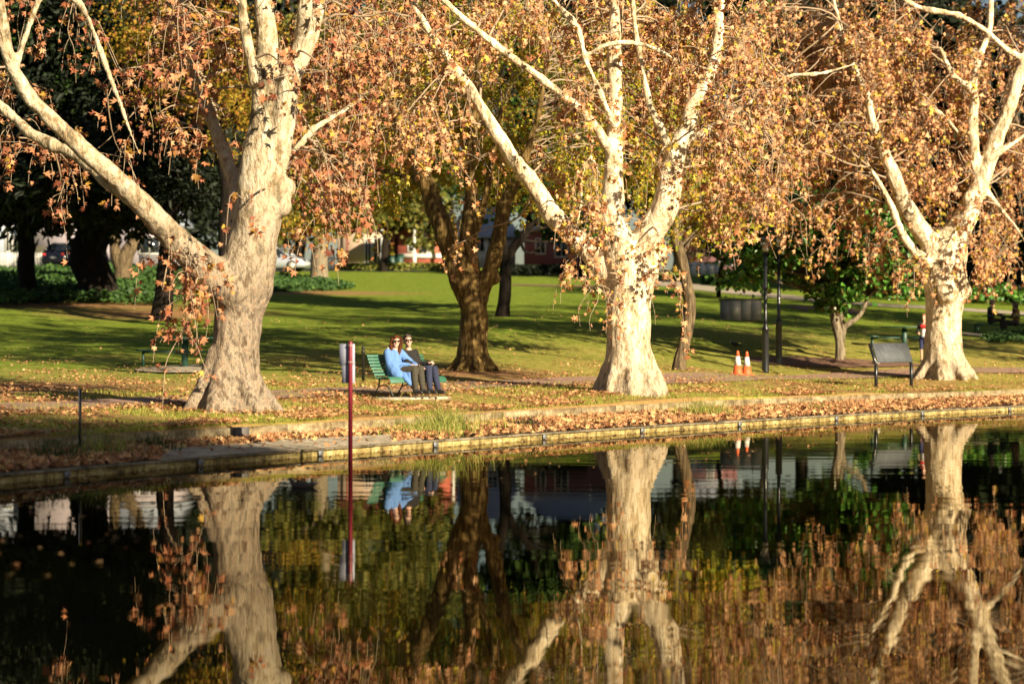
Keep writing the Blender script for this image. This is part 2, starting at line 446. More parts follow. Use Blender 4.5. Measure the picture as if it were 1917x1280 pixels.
# lawn sheet: from the upper wall back past the houses to the horizon
av = np.concatenate([np.linspace(-1.3, -.27, 40)[:-1], np.linspace(-.27, .27, 260), np.linspace(.27, .6, 30)[1:]])
nv = 230
tv = np.linspace(0, 1, nv) ** 1.7
Y0 = yline(upperD, av) + .14
Yg = Y0[None] + (520 - Y0[None]) * tv[:, None]
Xg = av[None] * Yg
Zg = terr(Xg, Yg)
Zg[0] = UZ - .01
def fbm(x, y, s): return noise.fractal(Vector((x * s, y * s, 3.1)), 1.0, 2.0, 3)
near = Yg < 160
bump = np.zeros_like(Zg)
it = np.argwhere(near)
for i, j in it[::1]:
    bump[i, j] = fbm(Xg[i, j], Yg[i, j], .45) * .03
bump[0] = 0
Zg = Zg + bump
mb = MB()
nu = len(av)
ii = np.arange(nv - 1)[:, None] * nu; jj = np.arange(nu - 1)[None]
mb.add(np.stack([Xg, Yg, Zg], -1).reshape(-1, 3), np.stack([ii + jj, ii + jj + 1, ii + nu + jj + 1, ii + nu + jj], -1).reshape(-1, 4))
lawn = mb.build('lawn', M['lawn'], smooth=True); tag(lawn, kind='structure')
dist = Yg - Y0[None]
wear = np.clip(1.25 - dist / 26.0, -.35, .85)
a1 = lawn.data.attributes.new('wear', 'FLOAT', 'POINT'); a1.data.foreach_set('value', wear.ravel().astype(np.float32))
def blobw(cx, cy, rx, ry): return np.clip(1.4 - np.sqrt(((Xg - cx) / rx) ** 2 + ((Yg - cy) / ry) ** 2) * 1.2, 0, 1)
dirt = np.where(dist < 16, np.clip(.75 - dist / 18, 0, 1), 0) * np.clip(.75 + np.vectorize(lambda a, b: noise.noise(Vector((a * .35, b * .35, 5))))(Xg, np.where(dist < 16, Yg, 0)) * 1.8, 0, 1)
for (px, py, rx, ry) in [(60, 725, 3.2, 5.5), (0, 752, 4, 2.5), (430, 765, 1.6, 2.2), (150, 572, 6, 3.0), (300, 588, 4.5, 4), (900, 700, 2.4, 2.2), (1285, 690, .9, 1.0), (600, 548, 5, 2.5), (1080, 715, 3, 1.5)]:
    g = ray_ground(px, py); dirt = np.maximum(dirt, blobw(g[0], g[1], rx, ry))
a2 = lawn.data.attributes.new('dirt', 'FLOAT', 'POINT'); a2.data.foreach_set('value', dirt.ravel().astype(np.float32))

# ground under everything, near bank
mb = MB(); mb.add([(-900, -700, -.7), (900, -700, -.7), (900, 1400, -.7), (-900, 1400, -.7)], [(0, 1, 2, 3)])
tag(mb.build('ground', M['lawn']), kind='structure')
mb = MB(); mb.add([(-60, -60, .05), (60, -60, .05), (60, 3.5, .05), (-60, 3.5, .05), (60, 4.2, -.6), (-60, 4.2, -.6)], [(0, 1, 2, 3), (3, 2, 4, 5)])
tag(mb.build('near_bank', M['lawn']), kind='structure')

# ------------------------------------------------------------------ water
def water_mat():
    m, nt, out = newmat('water')
    tc = N(nt, 'ShaderNodeTexCoord')
    def nz(scale, st, det, off):
        mp = N(nt, 'ShaderNodeMapping'); mp.inputs['Scale'].default_value = st; mp.inputs['Location'].default_value = off
        mp.inputs['Rotation'].default_value = (0, 0, R(6))
        nt.links.new(tc.outputs['Object'], mp.inputs[0])
        n_ = N(nt, 'ShaderNodeTexNoise'); n_.inputs['Scale'].default_value = scale; n_.inputs['Detail'].default_value = det; n_.inputs['Roughness'].default_value = .5
        nt.links.new(mp.outputs[0], n_.inputs['Vector']); return n_
    a = nz(1.0, (.42, 1.7, 1), 1, (0, 0, 0)); b = nz(3.0, (.30, 1.3, 1), 1, (4, 7, 0)); c = nz(.22, (.7, 1.0, 1), 2, (1, 2, 0))
    s = N(nt, 'ShaderNodeMath', operation='MULTIPLY'); s.inputs[1].default_value = .16; nt.links.new(b.outputs[0], s.inputs[0])
    ad = N(nt, 'ShaderNodeMath', operation='ADD'); nt.links.new(a.outputs[0], ad.inputs[0]); nt.links.new(s.outputs[0], ad.inputs[1])
    mr = N(nt, 'ShaderNodeMapRange'); nt.links.new(c.outputs[0], mr.inputs[0]); mr.inputs[1].default_value = .35; mr.inputs[2].default_value = .65
    mr.inputs[3].default_value = .35; mr.inputs[4].default_value = 1.0
    mu = N(nt, 'ShaderNodeMath', operation='MULTIPLY'); nt.links.new(ad.outputs[0], mu.inputs[0]); nt.links.new(mr.outputs[0], mu.inputs[1])
    bp = N(nt, 'ShaderNodeBump'); bp.inputs['Distance'].default_value = .0019; bp.inputs['Strength'].default_value = 1.0
    nt.links.new(mu.outputs[0], bp.inputs['Height'])
    fr = N(nt, 'ShaderNodeFresnel'); fr.inputs['IOR'].default_value = 1.30; nt.links.new(bp.outputs[0], fr.inputs['Normal'])
    df = N(nt, 'ShaderNodeBsdfDiffuse'); df.inputs[0].default_value = (.0015, .0018, .0008, 1)      # peaty, tannin-brown water
    gl = N(nt, 'ShaderNodeBsdfGlossy'); gl.inputs['Color'].default_value = (.74, .71, .62, 1); gl.inputs['Roughness'].default_value = .012
    nt.links.new(bp.outputs[0], gl.inputs['Normal'])
    mx = N(nt, 'ShaderNodeMixShader'); nt.links.new(fr.outputs[0], mx.inputs[0]); nt.links.new(df.outputs[0], mx.inputs[1]); nt.links.new(gl.outputs[0], mx.inputs[2]); nt.links.new(mx.outputs[0], out.inputs[0])
    return m
M['water'] = water_mat()
mb = MB()
S2 = shoreD[::6]
V = [(p[0], 3.8 if p[0] > S2[0][0] else 3.8, 0) for p in S2] + [(p[0] - .02, p[1] + .12, 0) for p in S2]
k = len(S2)
mb.add(V, [(i, i + 1, k + i + 1, k + i) for i in range(k - 1)])
wo_ = mb.build('pond_water', M['water']); tag(wo_, kind='structure')

# ------------------------------------------------------------------ pond wall, bed, upper wall
def normals2d(P):
    T = np.gradient(P, axis=0); T /= np.linalg.norm(T, axis=1)[:, None]; return np.stack([-T[:, 1], T[:, 0]], 1), T   # left of travel = landward
def ribbon_blocks(mb, P, off0, off1, z0, z1, blen, gap, jit=.006):
    """stone blocks following a line"""
    s = np.concatenate([[0], np.cumsum(np.linalg.norm(np.diff(P, axis=0), axis=1))])
    Nn, T = normals2d(P); t = 0; r = random.Random(5)
    while t < s[-1] - blen:
        L = blen * r.uniform(.8, 1.25); ts = np.linspace(t + gap / 2, t + L - gap / 2, 4)
        q = np.stack([np.interp(ts, s, P[:, 0]), np.interp(ts, s, P[:, 1])], 1); nn = np.stack([np.interp(ts, s, Nn[:, 0]), np.interp(ts, s, Nn[:, 1])], 1)
        j = r.uniform(-jit, jit); jz = r.uniform(-jit, jit) * .6
        V = []
        for a, b in zip(q, nn):
            i0 = a + b * (off0 + j); i1 = a + b * off1
            V += [(i0[0], i0[1], z0), (i0[0] + b[0] * .008, i0[1] + b[1] * .008, z1 + jz - .008), (i0[0] + b[0] * .02, i0[1] + b[1] * .02, z1 + jz), (i1[0], i1[1], z1 + jz), (i1[0], i1[1], z0)]
        Fc = []
        for c in range(3):
            for e in range(5):
                Fc.append((c * 5 + e, c * 5 + (e + 1) % 5, c * 5 + 5 + (e + 1) % 5, c * 5 + 5 + e)[::-1])
        mb.add(V, Fc); o = mb.n - len(V)
        mb.f.append(np.array([[o + e for e in range(5)], [o + 15 + e for e in range(5)][::-1]])); mb.mi.append(np.zeros(2, int))
        t += L
def stone(name, c0, c1, c2, sc_=3.0, stretch=(1, 1, 2.5)):
    m, nt, out = newmat(name)
    a = noise_n(nt, sc_, 6, .65, stretch); b = noise_n(nt, 26, 4, .65)
    r = ramp(nt, [(.34, c0), (.5, c1), (.66, c2)]); nt.links.new(a.outputs[0], r.inputs[0])
    rb = ramp(nt, [(.3, (.45, .42, .38)), (.55, (1, 1, 1))]); nt.links.new(b.outputs[0], rb.inputs[0])
    c = mixc(nt, .8, r.outputs[0], rb.outputs[0], 'MULTIPLY')
    g = N(nt, 'ShaderNodeNewGeometry'); ri = ramp(nt, [(0, (.84, .82, .78)), (1, (1.08, 1.05, 1.0))]); nt.links.new(g.outputs['Random Per Island'], ri.inputs[0])
    c = mixc(nt, .8, c, ri.outputs[0], 'MULTIPLY')
    wv = noise_n(nt, 7.0, 5, .7, (1, 1, .25)); rw = ramp(nt, [(.38, (.38, .33, .22)), (.52, (1, 1, 1))]); nt.links.new(wv.outputs[0], rw.inputs[0])
    c = mixc(nt, .65, c, rw.outputs[0], 'MULTIPLY')
    principled(nt, out, c, .92, 0, b.outputs[0], .012, 1.0, .15); return m
M['algae_stone'] = stone('algae_stone', (.10, .075, .03), (.32, .25, .10), (.48, .40, .20))
M['grey_stone'] = stone('grey_stone', (.13, .095, .055), (.26, .205, .12), (.38, .32, .21))
M['coping'] = stone('coping_stone', (.10, .085, .055), (.19, .16, .11), (.28, .24, .17))
M['dark_block'] = simple('dark_block', (.12, .11, .10), .9)
M['zinc'] = simple('zinc_plate', (.20, .21, .22), .6, .2)
M['concrete'] = stone('concrete', (.30, .25, .18), (.42, .37, .29), (.52, .47, .38))

vis = lambda P, a0=-.34, a1=.3: P[(P[:, 0] / P[:, 1] > a0) & (P[:, 0] / P[:, 1] < a1)]
SV = resample(vis(shoreD), 300); UV_ = resample(vis(upperD), 300)
pw = empty('pond_wall', (0, 0, 0), 0, 'low yellow-brown pond edging wall of stained blocks rising from the water', 'wall')
mb = MB(); ribbon_blocks(mb, SV, 0, .16, -.4, .082, .29, .006); mb.build('block_course', M['algae_stone'], pw)
mb = MB(); ribbon_blocks(mb, SV, -.018, .24, .084, .116, 2.2, .01); mb.build('coping', M['coping'], pw)
NS, TS = normals2d(SV)
for k, px in enumerate([124, 368, 594, 812, 1017, 1203, 1388, 1562, 1724, 1889]):
    a = (px - 958.5) / F; i = int(np.argmin(np.abs(SV[:, 0] / SV[:, 1] - a)))
    q = SV[i]; ang = math.atan2(TS[i][1], TS[i][0])
    mb = MB(); c = (q[0] - NS[i][0] * .018, q[1] - NS[i][1] * .018)
    mb.box((c[0], c[1], .045), (.115, .02, .072), ang, bev=.004); mb.tube([(c[0] - NS[i][0] * .008, c[1] - NS[i][1] * .008, .05), (c[0] - NS[i][0] * .02, c[1] - NS[i][1] * .02, .05)], .009, 8)
    mb.build('metal_plate', M['zinc'], pw)
uw = empty('garden_wall', (0, 0, 0), 0, 'low pale stone retaining wall between the leaf-filled bed and the grass', 'wall')
mb = MB(); ribbon_blocks(mb, UV_, 0, .17, .0, UZ, 1.5, .004, .004); mb.build('stone_course', M['grey_stone'], uw)
NU_, TU_ = normals2d(UV_)
a = (447 - 958.5) / F; i = int(np.argmin(np.abs(UV_[:, 0] / UV_[:, 1] - a))); q = UV_[i] - NU_[i] * .03
mb = MB(); mb.box((q[0], q[1], .272), (.24, .16, .215), math.atan2(TU_[i][1], TU_[i][0]), bev=.01); mb.build('dark_block', M['dark_block'], uw)
# planting bed strip between the walls
mb = MB(); K = 220
ab = np.linspace(-.6, .45, K); ys = yline(shoreD, ab) + .22; yu = yline(upperD, ab) + .05
rows = 9; V = []
for r_ in range(rows):
    t = r_ / (rows - 1); yy = ys + (yu - ys) * t
    zz = .09 + .08 * t + np.array([fbm(a_ * y_, y_, 1.2) * .02 * (0 < r_ < rows - 1) for a_, y_ in zip(ab, yy)])
    V.append(np.stack([ab * yy, yy, zz], 1))
V = np.concatenate(V)
ii = np.arange(rows - 1)[:, None] * K; jj = np.arange(K - 1)[None]
mb.add(V, np.stack([ii + jj, ii + jj + 1, ii + K + jj + 1, ii + K + jj], -1).reshape(-1, 4))
M['soil'] = simple('soil', (.09, .055, .03), .95, var=.4, scale=8, bump=.03)
bed = mb.build('planting_bed', M['soil'], smooth=True); tag(bed, kind='structure')
def bed_z(x, y):
    a = x / y; y0 = yline(shoreD, a) + .22; y1 = yline(upperD, a) + .05; t = np.clip((y - y0) / (y1 - y0), 0, 1); return .09 + .08 * t
# concrete landing on the bed
mb = MB(); al = np.linspace((300 - 958.5) / F, (790 - 958.5) / F, 40)
V = []
for r_ in range(2):
    for a in al:
        y0 = yline(shoreD, a) + .2; y1 = y0 + (2.3 if r_ else 0) * (1 - .55 * max(0, (a - al[22]) / (al[-1] - al[22])))
        V.append((a * y1, y1, .120 + .06 * r_)); 
mb.add(V, [(i, i + 1, 41 + i, 40 + i) for i in range(39)])
V2 = [(x, y, z) for x, y, z in V[:40]] + [(x, y, z - .06) for x, y, z in V[:40]]
mb.add(V2, [(i + 1, i, 40 + i, 41 + i) for i in range(39)])
tag(mb.build('concrete_landing', M['concrete']), kind='structure')

# ------------------------------------------------------------------ paths and beds
def path_ribbon(name, pts, wd, mat, lift=.012, step=.6):
    P = np.array([ray_ground(x, y)[:2] for x, y in pts]); P = resample(P, 90)
    Nn, T = normals2d(P); V = []
    cols = 5
    rr = random.Random(3)
    for i, (p, nn) in enumerate(zip(P, Nn)):
        e = wd / 2 * (1 + .06 * noise.noise(Vector((p[0] * .6, p[1] * .6, 0))))
        for c in range(cols):
            q = p + nn * e * (c / (cols - 1) * 2 - 1); V.append((q[0], q[1], 0))
    V = np.array(V); V[:, 2] = terr(V[:, 0], V[:, 1]) + lift + np.array([max(0, fbm(x, y, .45) * .03) for x, y in V[:, :2]]) + .01
    mb = MB(); i = np.arange(len(P) - 1)[:, None] * cols; j = np.arange(cols - 1)[None]
    mb.add(V, np.stack([i + j, i + cols + j, i + cols + j + 1, i + j + 1], -1).reshape(-1, 4)[:, ::-1])
    o = mb.build(name, mat, smooth=True); tag(o, kind='structure'); return P
M['red_path'] = simple('red_path', (.33, .19, .13), .95, var=.3, scale=3, bump=.01)
M['tan_path'] = simple('tan_path', (.40, .33, .24), .95, var=.15, scale=2)
M['asphalt'] = simple('asphalt', (.12, .12, .12), .9, var=.2)
path1 = path_ribbon('footpath', [(-260, 778), (-100, 768), (100, 762), (250, 755), (420, 746), (560, 738), (720, 731), (900, 722), (1000, 718), (1180, 714), (1300, 711), (1450, 707), (1620, 703), (1917, 696), (2200, 690)], 1.9, M['red_path'])
path_ribbon('upper_footpath', [(1110, 519), (1225, 529), (1330, 542), (1450, 555), (1600, 569), (1750, 577), (1917, 587), (2150, 600)], 3.0, M['tan_path'])
path_ribbon('street', [(-500, 506), (0, 506), (300, 506), (540, 506), (700, 507), (800, 508)], 5.0, M['asphalt'])
M['mulch'] = simple('mulch', (.20, .10, .055), .95, var=.5, scale=14, bump=.03)
def patch(name, px, py, rx, ry, mat, lift=.02, n=48, wob=.12):
    g = ray_ground(px, py); mb = MB(); V = [(g[0], g[1], 0)]
    for r_ in (.5, 1.0):
        for k in range(n):
            a = 2 * PI * k / n; q = r_ * (1 + wob * noise.noise(Vector((math.cos(a) * 2, math.sin(a) * 2, px))))
            V.append((g[0] + rx * q * math.cos(a), g[1] + ry * q * math.sin(a), 0))
    V = np.array(V); V[:, 2] = terr(V[:, 0], V[:, 1]) + lift + np.array([max(0, fbm(x, y, .45) * .03) for x, y in V[:, :2]])
    mb.add(V, [(0, 1 + k, 1 + (k + 1) % n) for k in range(n)])
    mb.f.append(np.array([(1 + k, 1 + n + k, 1 + n + (k + 1) % n, 1 + (k + 1) % n) for k in range(n)])); mb.mi.append(np.zeros(n, int))
    return tag(mb.build(name, mat, smooth=True), kind='structure')
patch('mulch_bed', 1560, 681, 2.6, 1.0, M['mulch'], .025)
patch('mulch_patch', 1050, 536, 2.6, 1.2, M['mulch'], .02)
patch('mulch_ring', 1545, 580, 1.6, 2.2, M['mulch'], .02)
patch('picnic_slab', 350, 694, 1.25, 1.6, M['concrete'], .03, wob=0)
patch('table_slab', 1850, 630, 1.5, 1.6, M['concrete'], .03, wob=0)

# ------------------------------------------------------------------ fallen leaves (uncountable litter)
def scatter(name, X, Y, zfun, size, tilt, mat, tmpl=LEAF_P, lift=.02):
    n = len(X); z = zfun(X, Y) + rng.uniform(0, lift, n)
    nor = np.stack([rng.normal(0, tilt, n), rng.normal(0, tilt, n), np.ones(n)], 1)
    a = rng.uniform(0, 2 * PI, n); tip = np.stack([np.cos(a), np.sin(a), rng.normal(0, tilt, n)], 1)
    tip -= nor * (np.sum(tip * nor, 1) / np.sum(nor * nor, 1))[:, None]
    mb = MB(); batch_leaves(mb, np.stack([X, Y, z + size * .08], 1), tip, nor, size, tmpl)
    return tag(mb.build(name, mat), kind='stuff')
a = rng.uniform(-.235, .235, 26000); t = rng.random(26000)
y0 = yline(shoreD, a) + .26; y1 = yline(upperD, a) - .02
land = (a > al[0]) & (a < al[-1] - .012)
dens = np.where(land, np.clip((t - .62) * 3.5, 0, 1) + .015, np.where(t < .12, .45, 1.0))
k = rng.random(len(a)) < dens
a, t, y0, y1 = a[k], t[k], y0[k], y1[k]; Y = y0 + (y1 - y0) * t
scatter('leaf_litter', a * Y, Y, lambda x, y: bed_z(x, y) + .01, rng.uniform(.08, .16, len(a)), .65, M['litter'], lift=.06)
nl = 62000
a = rng.uniform(-.24, .24, nl); dd = 46 * rng.random(nl) ** 2.5
y = yline(upperD, a) + .25 + dd; x = a * y
cl = np.array([noise.noise(Vector((p * .8, q * .5, 9))) for p, q in zip(x, y)])
k = rng.random(nl) < np.clip(.34 + cl * 2.2, .03, 1) * np.where(y > 62, .45, 1)
x, y = x[k], y[k]
scatter('fallen_leaves', x, y, lambda x, y: terr(x, y) + .03, rng.uniform(.06, .12, len(x)) * np.where(y > 58, .8, 1), .35, M['litter'], lift=.02)
a = rng.uniform(-.22, .22, 800); y = yline(shoreD, a) - .06 - 12 * rng.random(800) ** 3
scatter('floating_leaves', a * y, y, lambda x, y: np.full(len(x), -.004), rng.uniform(.04, .09, len(a)), .08, M['litter'], lift=.006)
# grass blades along the bank and wall edge
def blades(name, X, Y, zf, hmin, hmax, mat, lean=.35, wd=.012):
    n = len(X); K = 4; t = np.linspace(0, 1, K)[None]
    h = rng.uniform(hmin, hmax, n)[:, None]; a = rng.uniform(0, 2 * PI, n)[:, None]; l = rng.uniform(.1, lean, n)[:, None]
    z0 = zf(X, Y)[:, None]
    P = np.stack([X[:, None] + np.cos(a) * l * h * t ** 2, Y[:, None] + np.sin(a) * l * h * t ** 2, z0 + h * t * (1 - .25 * l * t)], -1)
    b = rng.uniform(0, 2 * PI, n); sd = np.stack([np.cos(b), np.sin(b), np.zeros(n)], 1)[:, None] * (wd * (1 - t[..., None] * .9))
    V = np.stack([P - sd, P + sd], 2).reshape(-1, 3)
    f0 = np.arange(n)[:, None] * K * 2 + np.arange(K - 1)[None] * 2
    mb = MB(); mb.add(V, np.stack([f0, f0 + 1, f0 + 3, f0 + 2], -1).reshape(-1, 4)); return mb, mat
nb = 60000
a = rng.uniform(-.235, .235, nb); y = yline(upperD, a) + .16 + 12 * rng.random(nb) ** 1.6; x = a * y
cl = np.array([noise.noise(Vector((p * .5, q * .5, 2))) for p, q in zip(x, y)]); k = cl > -.08; x, y = x[k], y[k]
M['grass'] = leafmat('grass_blade', [(.12, .20, .015), (.24, .28, .03), (.48, .40, .10), (.18, .24, .02)], .3)
g_, m_ = blades('bank_grass', x, y, lambda x, y: terr(x, y), .03, .09, M['grass'], .8, .006)
tag(g_.build('bank_grass', m_), kind='stuff')

# ------------------------------------------------------------------ trees
def densify(P, rad, step=.25):
    P = np.array(P); rad = np.array(rad)
    # Catmull-Rom
    Q = []; r = []
    n_ = len(P)
    for i in range(n_ - 1):
        p0 = P[max(i - 1, 0)]; p1 = P[i]; p2 = P[i + 1]; p3 = P[min(i + 2, n_ - 1)]
        L = np.linalg.norm(p2 - p1); m = max(2, int(L / step))
        for k in range(m):
            t = k / m
            Q.append(.5 * ((2 * p1) + (-p0 + p2) * t + (2 * p0 - 5 * p1 + 4 * p2 - p3) * t * t + (-p0 + 3 * p1 - 3 * p2 + p3) * t ** 3))
            r.append(rad[i] * (1 - t) + rad[i + 1] * t)
    Q.append(P[-1]); r.append(rad[-1]); return np.array(Q), np.array(r)
def limb3d(limb, D):
    P = []; r = []; dD = 0
    for q in limb:
        if len(q) > 3: dD = q[3]
        P.append(W(q[0], q[1], D + dD)); r.append(q[2] / 2 * (D + dD) / F)
    return densify(P, r)
def make_tree(name, label, cat, D, limbs, bark, voxel=.045, roots=None, burls=(), regions=(), leafm=None, lsize=.19, group=None, bough_r=.03,
              seed=1, per=13, fused=True, disp=.032, tmpl=LEAF_P, bough_len=(.45, 1.15), limb_wig=.03, dens=.5, dd0=(1.2, 1.6), top=.6, dscale=3.0, crown_name='crown'):
    r_ = np.random.default_rng(seed)
    base = limb3d(limbs[0], D)[0][0]; base = np.array([base[0], base[1], tz(base[0], base[1])])
    root = empty(name, base, 0, label, cat, group)
    mb = MB(); pts = []
    for li, L in enumerate(limbs):
        P, r = limb3d(L, D)
        if li == 0: P[0][2] = base[2] - .25
        wig = np.array([[noise.noise(Vector((p[2] * .9 + li * 7, 1.3, seed))), noise.noise(Vector((p[2] * .9 + li * 7, 5.3, seed))), 0] for p in P]) * r[:, None] * .6
        if li: P = P + wig
        if fused:
            r = r * (1 + .08 * np.array([noise.noise(Vector((p[2] * 1.7, li, seed + 3))) for p in P]))
        mb.tube(P - base, np.maximum(r, .02), 16 if fused else 9)
        if fused: mb.sphere(P[-1] - base, max(r[-1], .02) * .99)
        pts.append(np.hstack([P, r[:, None]]))
    if roots:
        nr, rr, rl, r0 = roots
        for k in range(nr):
            a = 2 * PI * (k + r_.uniform(-.25, .25)) / nr; L = rl * r_.uniform(.75, 1.25)
            d2 = np.array([math.cos(a), math.sin(a), 0])
            Pk = [np.array([0, 0, .95]) + d2 * r0 * .55, np.array([0, 0, .45]) + d2 * r0 * .85, np.array([0, 0, .16]) + d2 * (r0 + L * .35), np.array([0, 0, .0]) + d2 * (r0 + L * .75), np.array([0, 0, -.14]) + d2 * (r0 + L * 1.15)]
            Pk, rk = densify(Pk, [rr * .8, rr * .95, rr * .8, rr * .5, rr * .22], .12)
            Pk[:, 2] += np.array([0 if z > .3 else 0 for z in Pk[:, 2]])
            mb.tube(Pk, rk, 10); mb.sphere(Pk[0], rk[0] * .99)
    for (px, py, rp, dd) in burls:
        c = W(px, py, D + dd) - base; q = rp * (D + dd) / F; mb.sphere(c, (q, q, q * 1.15))
    if fused:
        def dsp(p):
            q = Vector((p.x * dscale, p.y * dscale, p.z * dscale * .45))
            return disp * (noise.noise(q) + .5 * noise.noise(q * 2.3)) + disp * .35 * noise.noise(Vector((p.x * 11, p.y * 11, p.z * 4)))
        mb.fused('trunk', bark, voxel, root, 5, dsp)
    else:
        mb.build('trunk', bark, root, smooth=True)
    if not regions: return root
    allp = np.concatenate([p for p in pts]); allp = allp[allp[:, 2] > base[2] + 1.5]
    anchors = []; sprayP = []
    for reg in regions:
        px, py, rx, ry, n = reg[:5]; dD, sD = (reg[5], reg[6]) if len(reg) > 5 else dd0
        n = max(2, n * dens * (top if py < -60 else 1))
        na = max(1, int(n / 6))
        for _ in range(na):
            while True:
                u, v = r_.uniform(-1, 1, 2)
                if u * u + v * v < 1: break
            A_ = W(px + u * rx, py + v * ry, D + dD + r_.normal(0, sD * .6))
            anchors.append(A_); m = int(np.ceil(n / na)); 
            sprayP.append(A_ + r_.normal(0, .28, (m, 3)))
    anchors = np.array(anchors)
    # boughs: limb -> anchor
    dist_ = np.linalg.norm(anchors[:, None] - allp[None, :, :3], axis=2) + .8 * np.clip(allp[None, :, 2] - anchors[:, None, 2], -3, 0) * -1
    dist_ = dist_ + r_.uniform(0, 1.6, dist_.shape); idx = np.argmin(dist_, axis=1); S = allp[idx, :3]; Rr = np.minimum(allp[idx, 3] * .5, bough_r)
    K = 10; t = np.linspace(0, 1, K)[None, :, None]
    L = np.linalg.norm(anchors - S, axis=1)[:, None, None]
    Bp = S[:, None] * (1 - t) + anchors[:, None] * t
    Bp[..., 2:] += (4 * t * (1 - t)) * L * .16
    Bp += np.sin(t * PI) * r_.normal(0, .10, (len(anchors), 1, 3)) * L + np.sin(t * 3 * PI) * r_.normal(0, .025, (len(anchors), 1, 3)) * L
    mt = MB(); batch_tubes(mt, Bp - base, Rr[:, None] * (1 - t[..., 0]) + .007 * t[..., 0], 5)
    # sprays
    st = np.concatenate(sprayP); an = np.repeat(anchors, [len(s) for s in sprayP], axis=0); n = len(st)
    K = 8; t = np.linspace(0, 1, K)[None, :, None]
    ang = r_.uniform(0, 2 * PI, n); hd = np.stack([np.cos(ang), np.sin(ang), np.zeros(n)], 1)[:, None]
    Ls = r_.uniform(*bough_len, n)[:, None, None]
    P = an[:, None] + (st - an)[:, None] * np.clip(t * 3, 0, 1) + hd * Ls * .55 * t * (1 - .35 * t)
    P[..., 2:] += Ls * (.12 * t - 1.0 * t ** 1.8)
    P += np.sin(t * 2 * PI + r_.uniform(0, 6, (n, 1, 1))) * r_.normal(0, .035, (n, 1, 3))
    batch_tubes(mt, P - base, .0085 * (1 - .55 * t[..., 0]) * np.ones((n, 1)), 3)
    mt.build('twigs', M['twig'], root)
    # leaves
    cnt = r_.integers(int(per * .4), int(per * 1.5), n); si = np.repeat(np.arange(n), cnt); m = len(si)
    tt = r_.uniform(.2, 1.0, m); f = tt * (K - 1); i0 = np.minimum(f.astype(int), K - 2); w_ = (f - i0)[:, None]
    pos = P[si, i0] * (1 - w_) + P[si, i0 + 1] * w_
    off = r_.normal(0, 1, (m, 3)); off[:, 2] -= .6; off /= np.linalg.norm(off, axis=1)[:, None]
    pos = pos + off * r_.uniform(.04, .13, m)[:, None]
    tip = off * .7 + np.array([0, 0, -.8]) + r_.normal(0, .35, (m, 3))
    nor = r_.normal(0, 1, (m, 3)); nor[:, 2] *= .6
    ml = MB(); sz = lsize * r_.uniform(.45, 1.3, m); cu = r_.random(m) < (.55 if tmpl is LEAF_P else 0)
    batch_leaves(ml, (pos - base)[~cu], tip[~cu], nor[~cu], sz[~cu], tmpl)
    if cu.any(): batch_leaves(ml, (pos - base)[cu], tip[cu], nor[cu], sz[cu] * .95, LEAF_C)
    ml.build(crown_name, leafm, root)
    return root

RG = 'large plane trees along the pond bank'
# --- left plane tree
T1 = [[(430, 790, 180), (428, 762, 150), (425, 735, 122), (434, 700, 103), (442, 640, 90), (447, 590, 90), (455, 540, 104), (466, 490, 104), (476, 440, 90), (485, 390, 92), (491, 340, 92), (496, 290, 88), (497, 240, 62), (495, 190, 52), (497, 130, 46), (500, 62, 38), (494, 10, 34), (486, -90, 30, .4), (470, -260, 22, .8), (450, -460, 12, 1.2)],
      [(512, 330, 60, -.1), (522, 270, 52), (531, 200, 46), (540, 150, 42), (562, 105, 38, .2), (584, 60, 34), (600, 10, 30), (640, -90, 26, .6), (690, -230, 18, 1.0), (720, -420, 10)],
      [(545, 140, 24, .1), (560, 80, 24), (572, 20, 26, -.2), (578, -60, 22), (560, -220, 14)],
      [(482, 160, 24, -.25), (472, 110, 22), (458, 62, 20), (452, 10, 20), (440, -80, 16), (400, -200, 10)],
      [(446, 556, 80, -.1), (405, 516, 70, -.25), (345, 462, 56, -.5), (285, 403, 45, -.8), (232, 350, 38, -1.1), (180, 300, 34, -1.4), (120, 245, 31, -1.6), (62, 190, 28, -1.8), (22, 130, 25, -2.0), (5, 60, 22, -2.1), (-10, -40, 20, -2.2), (-60, -180, 12)],
      [(250, 375, 30, -1.0), (195, 335, 32, -.8), (150, 293, 29, -.5), (100, 272, 25, -.3), (58, 248, 22, -.1), (10, 205, 19, .2), (-50, 160, 15), (-140, 120, 10)],
      [(450, 380, 30, .5), (425, 300, 28, 1.2), (400, 230, 26, 1.6), (375, 150, 27, 2.0), (350, 70, 27, 2.2), (332, 0, 24, 2.4), (310, -120, 18, 2.6), (290, -300, 10)],
      [(30, 120, 14, -2.0), (90, -30, 16, -1.4), (150, 10, 13, -1.2), (178, 70, 12, -1.0), (208, 150, 10, -.8), (232, 215, 8), (262, 290, 6)],
      [(538, 310, 20, .1), (560, 275, 17, .2), (590, 240, 13, .5), (640, 210, 9, .8), (700, 170, 5, 1.0)]]
